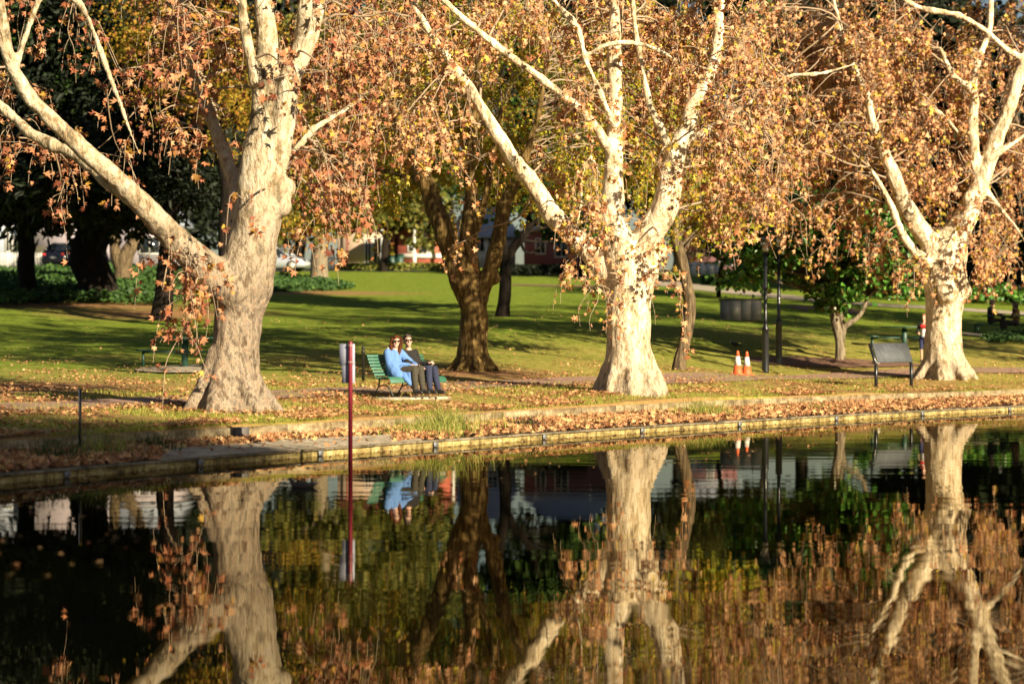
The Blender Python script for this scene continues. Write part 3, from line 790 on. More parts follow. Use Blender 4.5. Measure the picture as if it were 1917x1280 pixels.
R1 = [(50, 40, 110, 70, 46), (30, 180, 60, 70, 16), (30, 320, 80, 110, 36), (90, 380, 60, 50, 8), (230, 40, 150, 70, 60), (230, 130, 110, 60, 22), (320, 250, 110, 100, 54), (190, 270, 50, 60, 8), (335, 400, 75, 85, 38, -.8, .8), (325, 530, 45, 60, 15, -1, .6), (330, 590, 45, 45, 10, -1, .5),
      (390, 70, 90, 90, 60), (480, 30, 90, 60, 50), (500, 110, 50, 60, 10, -1.3, .5), (600, 40, 110, 70, 100), (640, 150, 80, 90, 95), (650, 260, 60, 90, 60), (615, 350, 45, 80, 40), (640, 420, 30, 50, 12), (700, 60, 90, 70, 70), (560, 180, 30, 60, 14),
      (480, -120, 330, 90, 160), (150, -120, 260, 90, 120), (480, -300, 300, 120, 160), (700, -250, 200, 140, 110), (100, -280, 200, 120, 80), (480, 400, 30, 30, 2, -1.2, .2)]
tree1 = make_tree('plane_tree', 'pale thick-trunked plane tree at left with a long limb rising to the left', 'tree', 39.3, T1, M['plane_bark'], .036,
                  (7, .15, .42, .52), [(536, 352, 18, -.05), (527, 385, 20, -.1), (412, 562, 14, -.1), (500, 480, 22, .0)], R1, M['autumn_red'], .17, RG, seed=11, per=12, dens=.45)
# --- middle plane tree
T2 = [[(1180, 748, 146), (1179, 732, 126), (1178, 712, 104), (1177, 690, 93), (1176, 660, 86), (1176, 610, 82), (1178, 560, 84), (1182, 510, 92), (1165, 470, 74), (1150, 425, 52), (1146, 380, 46), (1148, 336, 38), (1150, 270, 32), (1150, 201, 28), (1150, 120, 28), (1152, 50, 27), (1156, 0, 26), (1160, -120, 22), (1150, -300, 14), (1140, -480, 8)],
      [(1195, 520, 70, 0), (1205, 470, 62), (1228, 425, 54, -.1), (1242, 380, 52, -.2), (1262, 320, 44, -.2), (1272, 280, 38), (1286, 235, 34), (1308, 178, 26), (1330, 132, 22, .1), (1345, 70, 22), (1346, 0, 20), (1360, -120, 16, .5), (1400, -300, 10)],
      [(1165, 540, 60, .1), (1125, 490, 48, .2), (1062, 432, 40, .3), (1020, 380, 35, .3), (985, 332, 31, .2), (955, 290, 28), (925, 238, 25, 0), (885, 175, 20), (832, 100, 16, -.3), (790, 40, 13), (740, -60, 9)],
      [(1148, 290, 20, -.1), (1110, 230, 17, -.3), (1066, 190, 16, -.5), (1002, 140, 15, -.6), (935, 90, 14, -.7), (872, 40, 13, -.8), (830, 0, 12), (760, -80, 8)],
      [(1150, 240, 14, -.2), (1120, 170, 12, -.5), (1096, 108, 13, -.7), (1084, 58, 12), (1052, 20, 12), (1020, -20, 10), (960, -100, 6)],
      [(1096, 108, 10, -.7), (1130, 86, 11, -.8), (1180, 80, 11), (1228, 92, 10), (1272, 118, 7), (1320, 150, 5)],
      [(1262, 300, 18, -.3), (1238, 242, 14, -.4), (1216, 200, 13), (1204, 140, 12), (1192, 70, 11), (1184, 0, 9), (1180, -90, 6)],
      [(1290, 262, 17, -.3), (1330, 240, 15, -.5), (1372, 213, 13), (1400, 195, 11), (1470, 145, 9, -.7), (1540, 138, 8), (1600, 120, 5)],
      [(1120, 330, 10, -.8), (1105, 290, 8), (1090, 330, 6), (1088, 380, 5), (1078, 430, 4)]]
R2 = [(730, 40, 110, 60, 110), (760, 130, 100, 80, 115), (820, 210, 80, 80, 75), (720, 230, 60, 60, 30), (850, 310, 60, 70, 28), (870, 400, 30, 60, 7), (840, 60, 80, 60, 70), (960, 40, 100, 50, 40), (1000, 20, 150, 50, 60), (1080, 130, 60, 70, 34),
      (1060, 300, 30, 60, 12), (1110, 200, 50, 60, 26, -1, .6), (1090, 330, 45, 80, 32, -1.2, .6), (1110, 440, 36, 70, 34, -1.2, .5), (1130, 540, 22, 50, 10, -1.2, .4),
      (1130, 50, 130, 60, 90), (1200, 140, 90, 80, 60), (1210, 260, 50, 80, 30), (1290, 60, 120, 70, 170, 1.8, 1.2), (1370, 130, 110, 90, 200, 0, 2.2), (1320, 270, 70, 70, 80, 1.8, 1.2), (1330, 360, 50, 60, 34), (1390, 330, 60, 80, 60, 0, 2.2), (1350, 430, 30, 50, 16), (1430, 240, 90, 90, 130, 0, 2.2), (1230, 400, 30, 60, 8, -1, .4), (1215, 530, 20, 40, 5, -.8, .3), (1260, 560, 26, 40, 5, -.8, .3),
      (1150, -110, 380, 80, 200), (1150, -270, 330, 110, 200), (1400, -200, 180, 110, 120), (850, -180, 160, 90, 90)]
tree2 = make_tree('plane_tree', 'middle plane tree with glowing white trunk forking right of the seated couple', 'tree', 50.5, T2, M['plane_bark_pale'], .04,
                  (8, .13, .22, .60), [(1238, 470, 14, .0)], R2, M['autumn'], .172, RG, seed=22, per=12, dens=.62, dd0=(.9, 1.9), top=1.1)
# --- right plane tree
T3 = [[(1768, 730, 102), (1768, 706, 86), (1767, 685, 76), (1766, 640, 70), (1767, 590, 68), (1770, 545, 80), (1765, 505, 86), (1775, 465, 80), (1795, 430, 50), (1818, 385, 38), (1838, 335, 34), (1855, 290, 30), (1870, 247, 28), (1886, 212, 26), (1905, 155, 24), (1925, 95, 22, .3), (1950, 0, 18), (1980, -150, 12)],
      [(1765, 500, 56, -.1), (1737, 457, 42, -.2), (1707, 412, 36, -.4), (1684, 360, 29, -.6), (1667, 317, 26, -.8), (1642, 252, 18, -1.0), (1622, 172, 14, -1.1), (1600, 130, 12, -1.2), (1570, 40, 10), (1540, -80, 7)],
      [(1745, 500, 24, -.4), (1700, 457, 17, -.7), (1676, 400, 14, -.9), (1650, 350, 10, -1.1), (1620, 300, 7)],
      [(1828, 350, 24, .1), (1822, 290, 21, .0), (1818, 230, 20, -.2), (1822, 176, 18, -.3), (1800, 155, 14), (1782, 140, 11), (1760, 90, 8)],
      [(1822, 176, 14, -.3), (1830, 120, 13), (1850, 60, 13, 0), (1855, 0, 11), (1860, -120, 8)],
      [(1917, 112, 13, .2), (1885, 92, 13, 0), (1832, 50, 12, -.2), (1784, 27, 12, -.3), (1717, 14, 11), (1650, -30, 8)],
      [(1850, 300, 14, -.2), (1880, 280, 11, -.3), (1940, 240, 8)],
      [(1795, 250, 10, -.4), (1775, 225, 9, -.6), (1750, 205, 7)],
      [(1840, 350, 14, .3), (1880, 400, 9, -.5), (1905, 430, 7, -.8), (1930, 470, 5)]]
R3 = [(1470, 50, 110, 70, 230), (1560, 120, 110, 90, 270), (1480, 190, 80, 80, 140), (1560, 260, 100, 90, 200), (1490, 330, 80, 60, 80), (1540, 400, 70, 60, 60), (1640, 60, 110, 80, 220), (1650, 190, 90, 90, 170), (1620, 330, 60, 80, 80), (1640, 440, 45, 60, 34), (1700, 290, 50, 90, 70), (1690, 500, 30, 50, 9, -1, .4),
      (1740, 140, 90, 80, 150), (1770, 260, 70, 80, 100), (1800, 360, 60, 60, 30, -.5, 1.2), (1850, 450, 40, 50, 26, -1, .6), (1860, 80, 90, 80, 110, 4.0, 1.6), (1880, 250, 70, 90, 110, 4.0, 1.6), (1880, 380, 50, 80, 70, 4.0, 1.6), (1885, 470, 34, 40, 26), (1800, 480, 40, 26, 5, -1.2, .3), (1765, 420, 26, 40, 5, -1, .4),
      (1700, -110, 330, 80, 220), (1700, -260, 300, 100, 200), (1960, 300, 60, 120, 60, 4.0, 1.6), (2050, 100, 130, 160, 120, 4.0, 1.6), (1960, -40, 120, 80, 90, 4.0, 1.6)]
tree3 = make_tree('plane_tree', 'right-hand plane tree with a round knob on its trunk, behind the slanted dark sign', 'tree', 65.8, T3, M['plane_bark_pale'], .05,
                  (7, .16, .4, .56), [(1803, 543, 17, -.1), (1772, 545, 22, -.45), (1815, 372, 14, -.2), (1758, 480, 30, 0)], R3, M['autumn'], .19, RG, seed=33, per=12, dens=.8, dd0=(.7, 1.9), top=1.1)
# --- brown maple behind the couple
T4 = [[(886, 705, 76), (885, 670, 60), (886, 630, 54), (888, 590, 52), (882, 560, 54), (862, 520, 44, -.1), (846, 480, 40), (828, 425, 38), (808, 372, 34, .2), (790, 322, 30), (765, 270, 24, .6), (730, 190, 18, 1.0), (700, 100, 12), (690, -40, 8)],
      [(886, 570, 44), (880, 520, 40, .1), (877, 470, 36), (880, 420, 30), (884, 370, 26, .3), (880, 300, 22), (890, 200, 18), (900, 80, 12), (905, -60, 8)],
      [(892, 570, 40), (908, 530, 32, -.1), (926, 480, 30), (936, 430, 28), (945, 385, 26), (968, 340, 20), (988, 290, 16, .4), (1010, 200, 12), (1030, 80, 8)],
      [(884, 450, 16, .1), (900, 410, 16, .2), (912, 360, 14), (920, 300, 12), (940, 200, 8)],
      [(800, 350, 14, .1), (760, 330, 11, .6), (700, 320, 9, 1.2), (640, 340, 6)]]
R4 = [(600, 120, 60, 90, 60, 3, 1.5), (620, 300, 60, 80, 60, 3, 1.5), (700, 320, 90, 60, 90, 3.5, 1.2), (790, 300, 70, 50, 50, 4, 1), (870, 280, 80, 60, 60, 4, 1), (960, 290, 90, 60, 80, 4, 1), (1040, 320, 80, 60, 90, 1, 2), (1080, 230, 80, 90, 120, 2, 2), (950, 200, 110, 80, 150, 2, 2), (820, 200, 110, 80, 120, 2, 2),
      (700, 200, 90, 80, 110, 3, 2), (760, 80, 130, 80, 130, 3, 2), (950, 70, 130, 80, 150, 3, 2), (1100, 100, 100, 90, 130, 3, 2), (1220, 230, 80, 110, 130, 3, 1.5), (1270, 330, 60, 60, 60, 3, 1.5), (1230, 80, 90, 70, 90, 4, 1.5),
      (870, 390, 50, 30, 8, 4, 1), (960, 370, 40, 30, 10, 4, 1), (900, -80, 300, 70, 200, 2, 2.5), (900, -220, 250, 90, 150, 2, 2.5), (680, 385, 70, 25, 22, 4, 1)]
tree4 = make_tree('maple_tree', 'brown-barked tree behind the couple, trunk dividing into three under yellow-green leaves', 'tree', 58.3, T4, M['brown_bark'], .04,
                  (8, .11, .45, .28), [(925, 520, 12, 0)], R4, M['autumn_gold'], .135, None, seed=44, per=26, bough_r=.014, disp=.03, dscale=5, bough_len=(.4, .9), dens=.9)

# --- simple background trees
def bg_tree(name, label, cat, px, D, py_base, trunk, bark, blobs, leafm, nleaf, lsize, tmpl=LEAF_S, group=None, seed=1, clump=1.1, branches=True, droop=0.0):
    """trunk: limbs as in make_tree; blobs: crown ellipsoids (px,py,rx_px,ry_px,dD,rd) with leaves gathered in clumps"""
    r_ = np.random.default_rng(seed)
    root_xy = G(px, D); root = empty(name, root_xy, 0, label, cat, group); base = root_xy
    mb = MB(); pts = []
    for li, L in enumerate(trunk):
        P, r = limb3d(L, D)
        if li == 0: P[0][2] = base[2] - .3
        P[:, 0] += np.array([noise.noise(Vector((z, li, seed))) for z in P[:, 2] * .7]) * r * .5
        mb.tube(P - base, r * (1 + .1 * np.array([noise.noise(Vector((z * 2, li + 9, seed))) for z in P[:, 2]])), 14); pts.append(P)
    allp = np.concatenate(pts); allp = allp[allp[:, 2] > base[2] + 1.6] if (allp := np.concatenate(pts)) is not None else allp
    if len(allp) == 0: allp = pts[0][-2:]
    cen = []; rad = []
    tot = sum(b[2] * b[3] for b in blobs)
    ncl = max(6, nleaf // 70)
    for b in blobs:
        k = max(2, int(ncl * b[2] * b[3] / tot)); s = (D + b[4]) / F
        u = r_.normal(0, 1, (k, 3)); u /= np.linalg.norm(u, axis=1)[:, None]; u *= (r_.random(k) ** .4)[:, None]
        c = W(b[0], b[1], D + b[4]); cen.append(c + u * np.array([b[2] * s, b[5], b[3] * s]))
    cen = np.concatenate(cen)
    if branches:
        idx = np.argmin(np.linalg.norm(cen[:, None] - allp[None], axis=2) + np.clip(allp[None, :, 2] - cen[:, None, 2] + .5, 0, 9), axis=1); S = allp[idx]
        t = np.linspace(0, 1, 7)[None, :, None]; P = S[:, None] * (1 - t) + cen[:, None] * t
        L_ = np.linalg.norm(cen - S, axis=1)[:, None, None]; P[..., 2:] += 4 * t * (1 - t) * L_ * .08
        P += np.sin(t * PI) * r_.normal(0, .07, (len(cen), 1, 3)) * L_
        batch_tubes(mb, P - base, (.05 * (1 - t[..., 0]) + .012) * np.ones((len(cen), 1)) * (.5 + D / 120), 4)
    mb.build('trunk', bark, root, smooth=True)
    m = nleaf; ci = r_.integers(0, len(cen), m)
    cs = clump * r_.uniform(.5, 1.2, len(cen)) * (1 if D < 90 else 1.25)
    u = r_.normal(0, .5, (m, 3)) * np.array([1, 1, .55]); pos = cen[ci] + u * cs[ci][:, None]
    pos[:, 2] -= droop * np.abs(u[:, 0])
    tip = u + r_.normal(0, .5, (m, 3)) + np.array([0, 0, -.35]); nor = r_.normal(0, 1, (m, 3)) + np.array([0, 0, .5])
    ml = MB(); batch_leaves(ml, pos - base, tip, nor, lsize * r_.uniform(.6, 1.3, m), tmpl); ml.build('crown', leafm, root)
    return root

# yellow tree behind left plane
bg_tree('maple_tree', 'yellow-leaved tree behind the left plane tree, dark trunk beside the pale one', 'tree', 428, 78, 600,
        [[(428, 640, 34), (426, 560, 32), (424, 480, 31), (426, 400, 32), (420, 300, 26), (400, 180, 20), (380, 60, 14), (370, -60, 8)], [(424, 380, 18), (460, 300, 15), (520, 240, 10), (600, 180, 6)]],
        M['dark_bark'], [(300, 60, 110, 80, 1, 2.5), (380, 170, 110, 90, 1, 2.5), (430, 60, 90, 80, 0, 2.5), (450, 250, 60, 70, 0, 2), (560, 330, 50, 60, 0, 2), (570, 430, 45, 35, 0, 1.5), (600, 230, 60, 80, 0, 2), (340, -90, 130, 70, 0, 3)],
        M['yellow'], 13000, .16, LEAF_P, seed=5, clump=1.0)
# dark conifers on the left
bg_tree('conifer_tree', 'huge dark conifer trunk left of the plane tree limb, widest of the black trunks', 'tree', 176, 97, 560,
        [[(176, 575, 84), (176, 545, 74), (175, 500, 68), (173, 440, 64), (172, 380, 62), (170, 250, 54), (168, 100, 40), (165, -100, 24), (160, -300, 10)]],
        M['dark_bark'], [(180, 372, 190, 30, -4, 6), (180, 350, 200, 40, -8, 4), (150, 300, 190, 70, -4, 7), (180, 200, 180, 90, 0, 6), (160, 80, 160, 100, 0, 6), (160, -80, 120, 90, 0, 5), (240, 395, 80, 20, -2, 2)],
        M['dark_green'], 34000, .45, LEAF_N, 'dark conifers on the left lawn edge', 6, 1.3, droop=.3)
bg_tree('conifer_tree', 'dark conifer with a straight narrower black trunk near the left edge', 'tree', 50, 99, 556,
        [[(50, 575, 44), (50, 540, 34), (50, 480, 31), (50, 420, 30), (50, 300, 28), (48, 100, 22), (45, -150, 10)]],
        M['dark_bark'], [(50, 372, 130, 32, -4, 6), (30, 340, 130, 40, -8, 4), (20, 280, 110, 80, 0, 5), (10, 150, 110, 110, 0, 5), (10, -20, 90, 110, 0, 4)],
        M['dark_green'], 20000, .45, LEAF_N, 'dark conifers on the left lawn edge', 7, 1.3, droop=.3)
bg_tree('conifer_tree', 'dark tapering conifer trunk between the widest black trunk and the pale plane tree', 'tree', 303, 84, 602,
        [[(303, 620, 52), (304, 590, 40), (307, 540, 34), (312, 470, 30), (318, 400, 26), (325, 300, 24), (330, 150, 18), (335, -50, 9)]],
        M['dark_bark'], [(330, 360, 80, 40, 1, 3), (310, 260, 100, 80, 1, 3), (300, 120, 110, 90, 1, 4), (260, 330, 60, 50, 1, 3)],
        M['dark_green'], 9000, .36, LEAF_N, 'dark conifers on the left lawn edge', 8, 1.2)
bg_tree('broadleaf_tree', 'green-leaved tree top showing through the gap at the upper left', 'tree', 180, 103, 552,
        [[(180, 575, 22), (178, 500, 20), (170, 400, 18), (160, 250, 15), (140, 120, 12), (125, 20, 7)]],
        M['dark_bark'], [(125, 75, 66, 62, -9, 2), (80, 40, 50, 40, -9, 1.5), (140, 170, 40, 40, -9, 1.2)], M['green'], 7000, .2, seed=9, clump=.8)
bg_tree('forked_tree', 'small grey forked tree in the ivy beside the widest black trunk', 'tree', 228, 110, 538,
        [[(228, 555, 38), (228, 515, 32), (232, 485, 30), (250, 455, 24), (268, 420, 20), (280, 380, 16), (300, 320, 10)], [(226, 500, 24), (214, 460, 20), (212, 420, 17), (205, 370, 14), (200, 300, 8)]],
        M['slender_bark'], [(240, 350, 70, 40, 0, 2.5), (300, 330, 50, 40, 0, 2)], M['dark_green'], 3500, .3, seed=10)
bg_tree('eucalypt_tree', 'tree with a pale straight trunk standing in the ivy right of the silver car', 'tree', 596, 122, 524,
        [[(596, 545, 44), (597, 510, 34), (598, 470, 30), (600, 430, 28), (603, 380, 24), (610, 300, 18), (620, 180, 12), (630, 50, 8)]],
        M['grey_bark'], [(600, 380, 80, 40, 2, 3), (560, 400, 50, 30, 0, 2), (650, 400, 50, 28, 0, 2), (620, 280, 110, 80, 3, 4), (600, 130, 110, 110, 3, 4)], M['olive'], 12000, .3, seed=12)
bg_tree('garden_tree', 'dark spreading garden tree in front of the red brick house', 'tree', 722, 147, 505,
        [[(718, 515, 14), (719, 480, 14), (725, 445, 15), (735, 410, 14), (750, 370, 10)], [(728, 430, 10), (690, 400, 9), (650, 385, 6)], [(770, 400, 6), (750, 430, 8), (735, 425, 9)], [(735, 415, 9), (780, 425, 9), (800, 440, 6)]],
        M['dark_bark'], [(700, 395, 80, 30, 0, 2), (650, 400, 40, 18, 0, 1.5), (780, 400, 60, 34, 0, 3), (740, 330, 110, 60, 0, 4), (730, 230, 120, 80, 2, 4), (800, 460, 26, 14, -1, 1)], M['olive'], 11000, .28, seed=13)
bg_tree('dark_trunk_tree', 'thin blackish tree right of the three-stemmed brown trunk', 'tree', 944, 85, 592,
        [[(942, 605, 34), (943, 570, 25), (946, 520, 22), (945, 480, 21), (938, 440, 18), (935, 390, 15), (930, 320, 12), (930, 200, 8)], [(945, 490, 20), (962, 462, 17), (985, 435, 16), (998, 400, 14), (1010, 350, 12), (1030, 260, 8)]],
        M['dark_bark'], [(960, 360, 70, 40, 1, 2.5), (1040, 350, 80, 50, 2, 2.5), (1060, 410, 60, 30, 3, 2), (1000, 260, 110, 80, 2, 3), (1030, 130, 120, 100, 3, 3)], M['green'], 12000, .24, seed=14)
bg_tree('slender_tree', 'slender crooked tree directly right of the middle plane tree', 'tree', 1273, 62, 690,
        [[(1272, 706, 34), (1273, 680, 25), (1279, 650, 22), (1288, 600, 24), (1291, 565, 23), (1284, 520, 20), (1277, 480, 20), (1266, 450, 20), (1262, 420, 18), (1268, 385, 15), (1282, 330, 12), (1300, 240, 8)], [(1282, 560, 8), (1290, 570, 6)]],
        M['slender_bark'], [(1290, 350, 60, 40, 1, 1.5), (1310, 260, 80, 60, 2, 2), (1330, 430, 40, 25, 1.5, 1)], M['autumn_gold'], 3200, .17, seed=15)
bg_tree('magnolia_tree', 'glossy green magnolia with a pale forked trunk in the mulch bed', 'tree', 1574, 71.5, 674,
        [[(1575, 692, 26), (1574, 665, 18), (1571, 635, 17), (1563, 595, 18), (1556, 565, 16), (1545, 520, 12), (1520, 470, 8)], [(1574, 640, 15), (1580, 612, 12), (1604, 596, 9), (1618, 575, 8), (1630, 540, 7), (1650, 500, 5)], [(1580, 612, 10), (1574, 590, 9), (1570, 560, 8), (1575, 510, 6)]],
        M['grey_bark'], [(1560, 500, 90, 50, 0, 1.6), (1600, 440, 110, 50, 0, 2), (1510, 450, 80, 50, 0, 1.6), (1440, 470, 70, 50, -.3, 1.3), (1400, 455, 40, 40, -.3, 1), (1650, 510, 60, 44, 0, 1.2), (1530, 400, 100, 40, 0, 2), (1560, 555, 50, 22, -.6, .8), (1410, 520, 40, 14, -.3, .8)],
        M['magnolia'], 13500, .19, seed=16, clump=.55)
bg_tree('olive_tree', 'soft olive-green tree behind the steel bins and lamp post', 'tree', 1400, 108, 560,
        [[(1345, 540, 9), (1350, 500, 8), (1370, 460, 10), (1400, 420, 8)], [(1430, 555, 8), (1425, 500, 8), (1410, 450, 6)]],
        M['dark_bark'], [(1400, 440, 70, 55, 0, 2), (1350, 465, 40, 36, 0, 1.5), (1350, 400, 60, 50, 0, 2.5), (1440, 390, 60, 60, 0, 2), (1300, 420, 50, 50, 1, 2)], M['olive'], 9000, .2, LEAF_N, seed=17, clump=1.0)
# dark evergreens closing the view at the back
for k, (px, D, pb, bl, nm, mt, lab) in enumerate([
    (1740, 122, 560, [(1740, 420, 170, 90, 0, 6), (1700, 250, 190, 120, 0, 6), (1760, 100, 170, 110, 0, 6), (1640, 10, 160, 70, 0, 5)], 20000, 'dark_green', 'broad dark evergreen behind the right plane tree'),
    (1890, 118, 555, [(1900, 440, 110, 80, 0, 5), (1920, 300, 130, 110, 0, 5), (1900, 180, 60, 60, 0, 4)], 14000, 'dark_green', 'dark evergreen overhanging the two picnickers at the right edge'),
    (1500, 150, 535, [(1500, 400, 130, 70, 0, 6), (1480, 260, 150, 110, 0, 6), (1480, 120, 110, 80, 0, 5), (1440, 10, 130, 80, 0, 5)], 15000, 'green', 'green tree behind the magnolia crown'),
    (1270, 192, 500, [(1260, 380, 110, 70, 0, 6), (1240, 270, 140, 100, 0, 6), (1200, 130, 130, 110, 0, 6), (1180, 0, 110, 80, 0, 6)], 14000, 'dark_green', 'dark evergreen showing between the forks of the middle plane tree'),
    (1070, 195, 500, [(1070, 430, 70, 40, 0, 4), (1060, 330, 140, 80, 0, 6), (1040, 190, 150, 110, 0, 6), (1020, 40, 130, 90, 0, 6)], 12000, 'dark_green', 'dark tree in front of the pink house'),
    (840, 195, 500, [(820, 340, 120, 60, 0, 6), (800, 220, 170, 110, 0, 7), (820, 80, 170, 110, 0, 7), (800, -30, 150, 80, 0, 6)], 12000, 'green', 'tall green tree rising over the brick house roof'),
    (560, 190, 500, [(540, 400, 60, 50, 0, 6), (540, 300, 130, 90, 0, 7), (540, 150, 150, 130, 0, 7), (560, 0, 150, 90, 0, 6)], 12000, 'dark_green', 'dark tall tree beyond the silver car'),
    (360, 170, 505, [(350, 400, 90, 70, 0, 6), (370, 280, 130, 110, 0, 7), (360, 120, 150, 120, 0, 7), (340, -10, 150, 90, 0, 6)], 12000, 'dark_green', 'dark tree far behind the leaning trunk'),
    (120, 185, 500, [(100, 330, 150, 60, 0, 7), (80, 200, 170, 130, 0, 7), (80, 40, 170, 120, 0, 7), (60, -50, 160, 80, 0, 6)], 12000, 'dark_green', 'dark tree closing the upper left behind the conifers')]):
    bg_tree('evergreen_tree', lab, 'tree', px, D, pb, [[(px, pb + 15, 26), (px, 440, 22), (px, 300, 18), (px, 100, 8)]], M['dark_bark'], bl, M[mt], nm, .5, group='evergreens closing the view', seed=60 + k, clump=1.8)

def lawn_tree(x, y, H, rad, seed, lab):
    r_ = np.random.default_rng(seed); base = np.array([x, y, tz(x, y)]); root = empty('plane_tree', base, 0, lab, 'tree')
    mb = MB(); P, r = densify([(0, 0, -.2), (.1, 0, H * .2), (0, .2, H * .45), (-.4, .3, H * .7), (-.6, .5, H * .95)], [.5, .36, .28, .18, .06], .5); mb.tube(P, r, 12)
    k = 38; u = r_.normal(0, 1, (k, 3)); u /= np.linalg.norm(u, axis=1)[:, None]; cen = np.array([0, 0, H * .62]) + u * (r_.random(k) ** .35)[:, None] * np.array([rad, rad, H * .36])
    S = P[np.argmin(np.linalg.norm(cen[:, None] - P[None], axis=2) + np.clip(P[None, :, 2] - cen[:, None, 2] + 1, 0, 9), axis=1)]
    t = np.linspace(0, 1, 7)[None, :, None]; B = S[:, None] * (1 - t) + cen[:, None] * t; B[..., 2:] += t * (1 - t) * 1.2
    batch_tubes(mb, B, (.10 * (1 - t[..., 0]) + .03) * np.ones((k, 1)), 5); mb.build('trunk', M['plane_bark'], root, smooth=True)
    m = 8000; ci = r_.integers(0, k, m); pos = cen[ci] + r_.normal(0, 1, (m, 3)) * np.array([.9, .9, .45])
    ml = MB(); batch_leaves(ml, pos, r_.normal(0, 1, (m, 3)), r_.normal(0, 1, (m, 3)), r_.uniform(.25, .45, m), LEAF_P); ml.build('crown', M['autumn'], root)
lawn_tree(24, 70, 17, 5.5, 91, 'plane tree on the lawn outside the right edge, nearer the pond')
lawn_tree(27, 86, 19, 6, 92, 'plane tree on the lawn outside the right edge, behind the nearer one')
lawn_tree(34, 74, 18, 5.5, 93, 'plane tree farthest out of frame on the right lawn')
def shade_tree():
    r_ = np.random.default_rng(77); base = np.array([16.0, 2.4, .0])
    root = empty('plane_tree', base, 0, 'tall plane tree on the near bank right of the camera', 'tree')
    mb = MB(); P, r = densify([(0, 0, -.2), (.1, 0, 3), (0, .2, 7), (-.4, .3, 12), (-2, -.5, 20)], [.6, .45, .38, .25, .08], .5); mb.tube(P, r, 14)
    cen = []
    for c, rd, k in (((.0, 0, 12.6), (6.6, 5.0, 5.8), 80), ((-3.4, -2.0, 20.5), (3.4, 3.4, 3.0), 14)):
        u = r_.normal(0, 1, (k, 3)); u /= np.linalg.norm(u, axis=1)[:, None]; cen.append(np.array(c) + u * (r_.random(k) ** .4)[:, None] * np.array(rd))
    cen = np.concatenate(cen); S = P[np.argmin(np.linalg.norm(cen[:, None] - P[None], axis=2) + np.clip(P[None, :, 2] - cen[:, None, 2] + 1, 0, 9), axis=1)]
    t = np.linspace(0, 1, 7)[None, :, None]; B = S[:, None] * (1 - t) + cen[:, None] * t; B[..., 2:] += t * (1 - t) * 1.2
    batch_tubes(mb, B, (.08 * (1 - t[..., 0]) + .02) * np.ones((len(cen), 1)), 5); mb.build('trunk', M['plane_bark'], root, smooth=True)
    m = 34000; ci = r_.integers(0, len(cen), m); pos = cen[ci] + r_.normal(0, .8, (m, 3))
    ml = MB(); batch_leaves(ml, pos, r_.normal(0, 1, (m, 3)), r_.normal(0, 1, (m, 3)), r_.uniform(.26, .42, m), LEAF_P); ml.build('crown', M['autumn'], root)
shade_tree()
# shade tree standing on the near bank beside the camera (off frame): its crown shades the lower left bank
# ------------------------------------------------------------------ ivy, hedges, shrubs
def leafmass(name, label, cat, pts, leafm, n, size, h, kind='stuff', tmpl=LEAF_S, seed=3, mound=1.0):
    """ground cover filling a polygon of pixels on the ground"""
    r_ = np.random.default_rng(seed)
    Q = np.array([ray_ground(x, y)[:2] for x, y in pts]); lo, hi = Q.min(0), Q.max(0)
    X = []; Y = []
    while len(X) < n:
        p = lo + (hi - lo) * r_.random((n, 2))
        ins = np.zeros(n, bool); j = len(Q) - 1
        for i in range(len(Q)):
            xi, yi = Q[i]; xj, yj = Q[j]
            c = ((yi > p[:, 1]) != (yj > p[:, 1])) & (p[:, 0] < (xj - xi) * (p[:, 1] - yi) / (yj - yi + 1e-12) + xi); ins ^= c; j = i
        X += list(p[ins, 0]); Y += list(p[ins, 1])
    X = np.array(X[:n]); Y = np.array(Y[:n])
    lump = np.array([.55 + .9 * noise.noise(Vector((a * .7, b * .7, seed))) for a, b in zip(X, Y)]).clip(.15, 1.3)
    z = terr(X, Y) + h * lump * r_.uniform(.5, 1.0, n)
    nor = np.stack([r_.normal(0, .6, n), r_.normal(-.3, .6, n), np.ones(n)], 1); tip = r_.normal(0, 1, (n, 3))
    mb = MB(); batch_leaves(mb, np.stack([X, Y, z], 1), tip, nor, size * r_.uniform(.6, 1.3, n), tmpl)
    o = mb.build(name, leafm); tag(o, label, cat, kind=kind); return o
M['ivy'] = leafmat('ivy_leaf', [(.02, .05, .012), (.04, .09, .018), (.07, .14, .03)], .12)
leafmass('ivy_groundcover', None, None, [(-120, 506), (60, 512), (330, 508), (400, 520), (400, 560), (300, 574), (140, 568), (-120, 580)], M['ivy'], 26000, .22, .5, seed=21)
leafmass('ivy_patch', None, None, [(470, 520), (560, 522), (660, 534), (664, 542), (600, 546), (500, 548), (470, 548)], M['ivy'], 8000, .18, .3, seed=22)
leafmass('ivy_bank', None, None, [(1600, 560), (1740, 566), (1917, 574), (2000, 576), (2000, 540), (1800, 530), (1600, 545)], M['magnolia'], 9000, .26, 1.1, seed=23)
leafmass('flower_bed', None, None, [(1835, 636), (1880, 628), (1960, 630), (1960, 648), (1870, 646)], M['ivy'], 2500, .14, .35, seed=24)
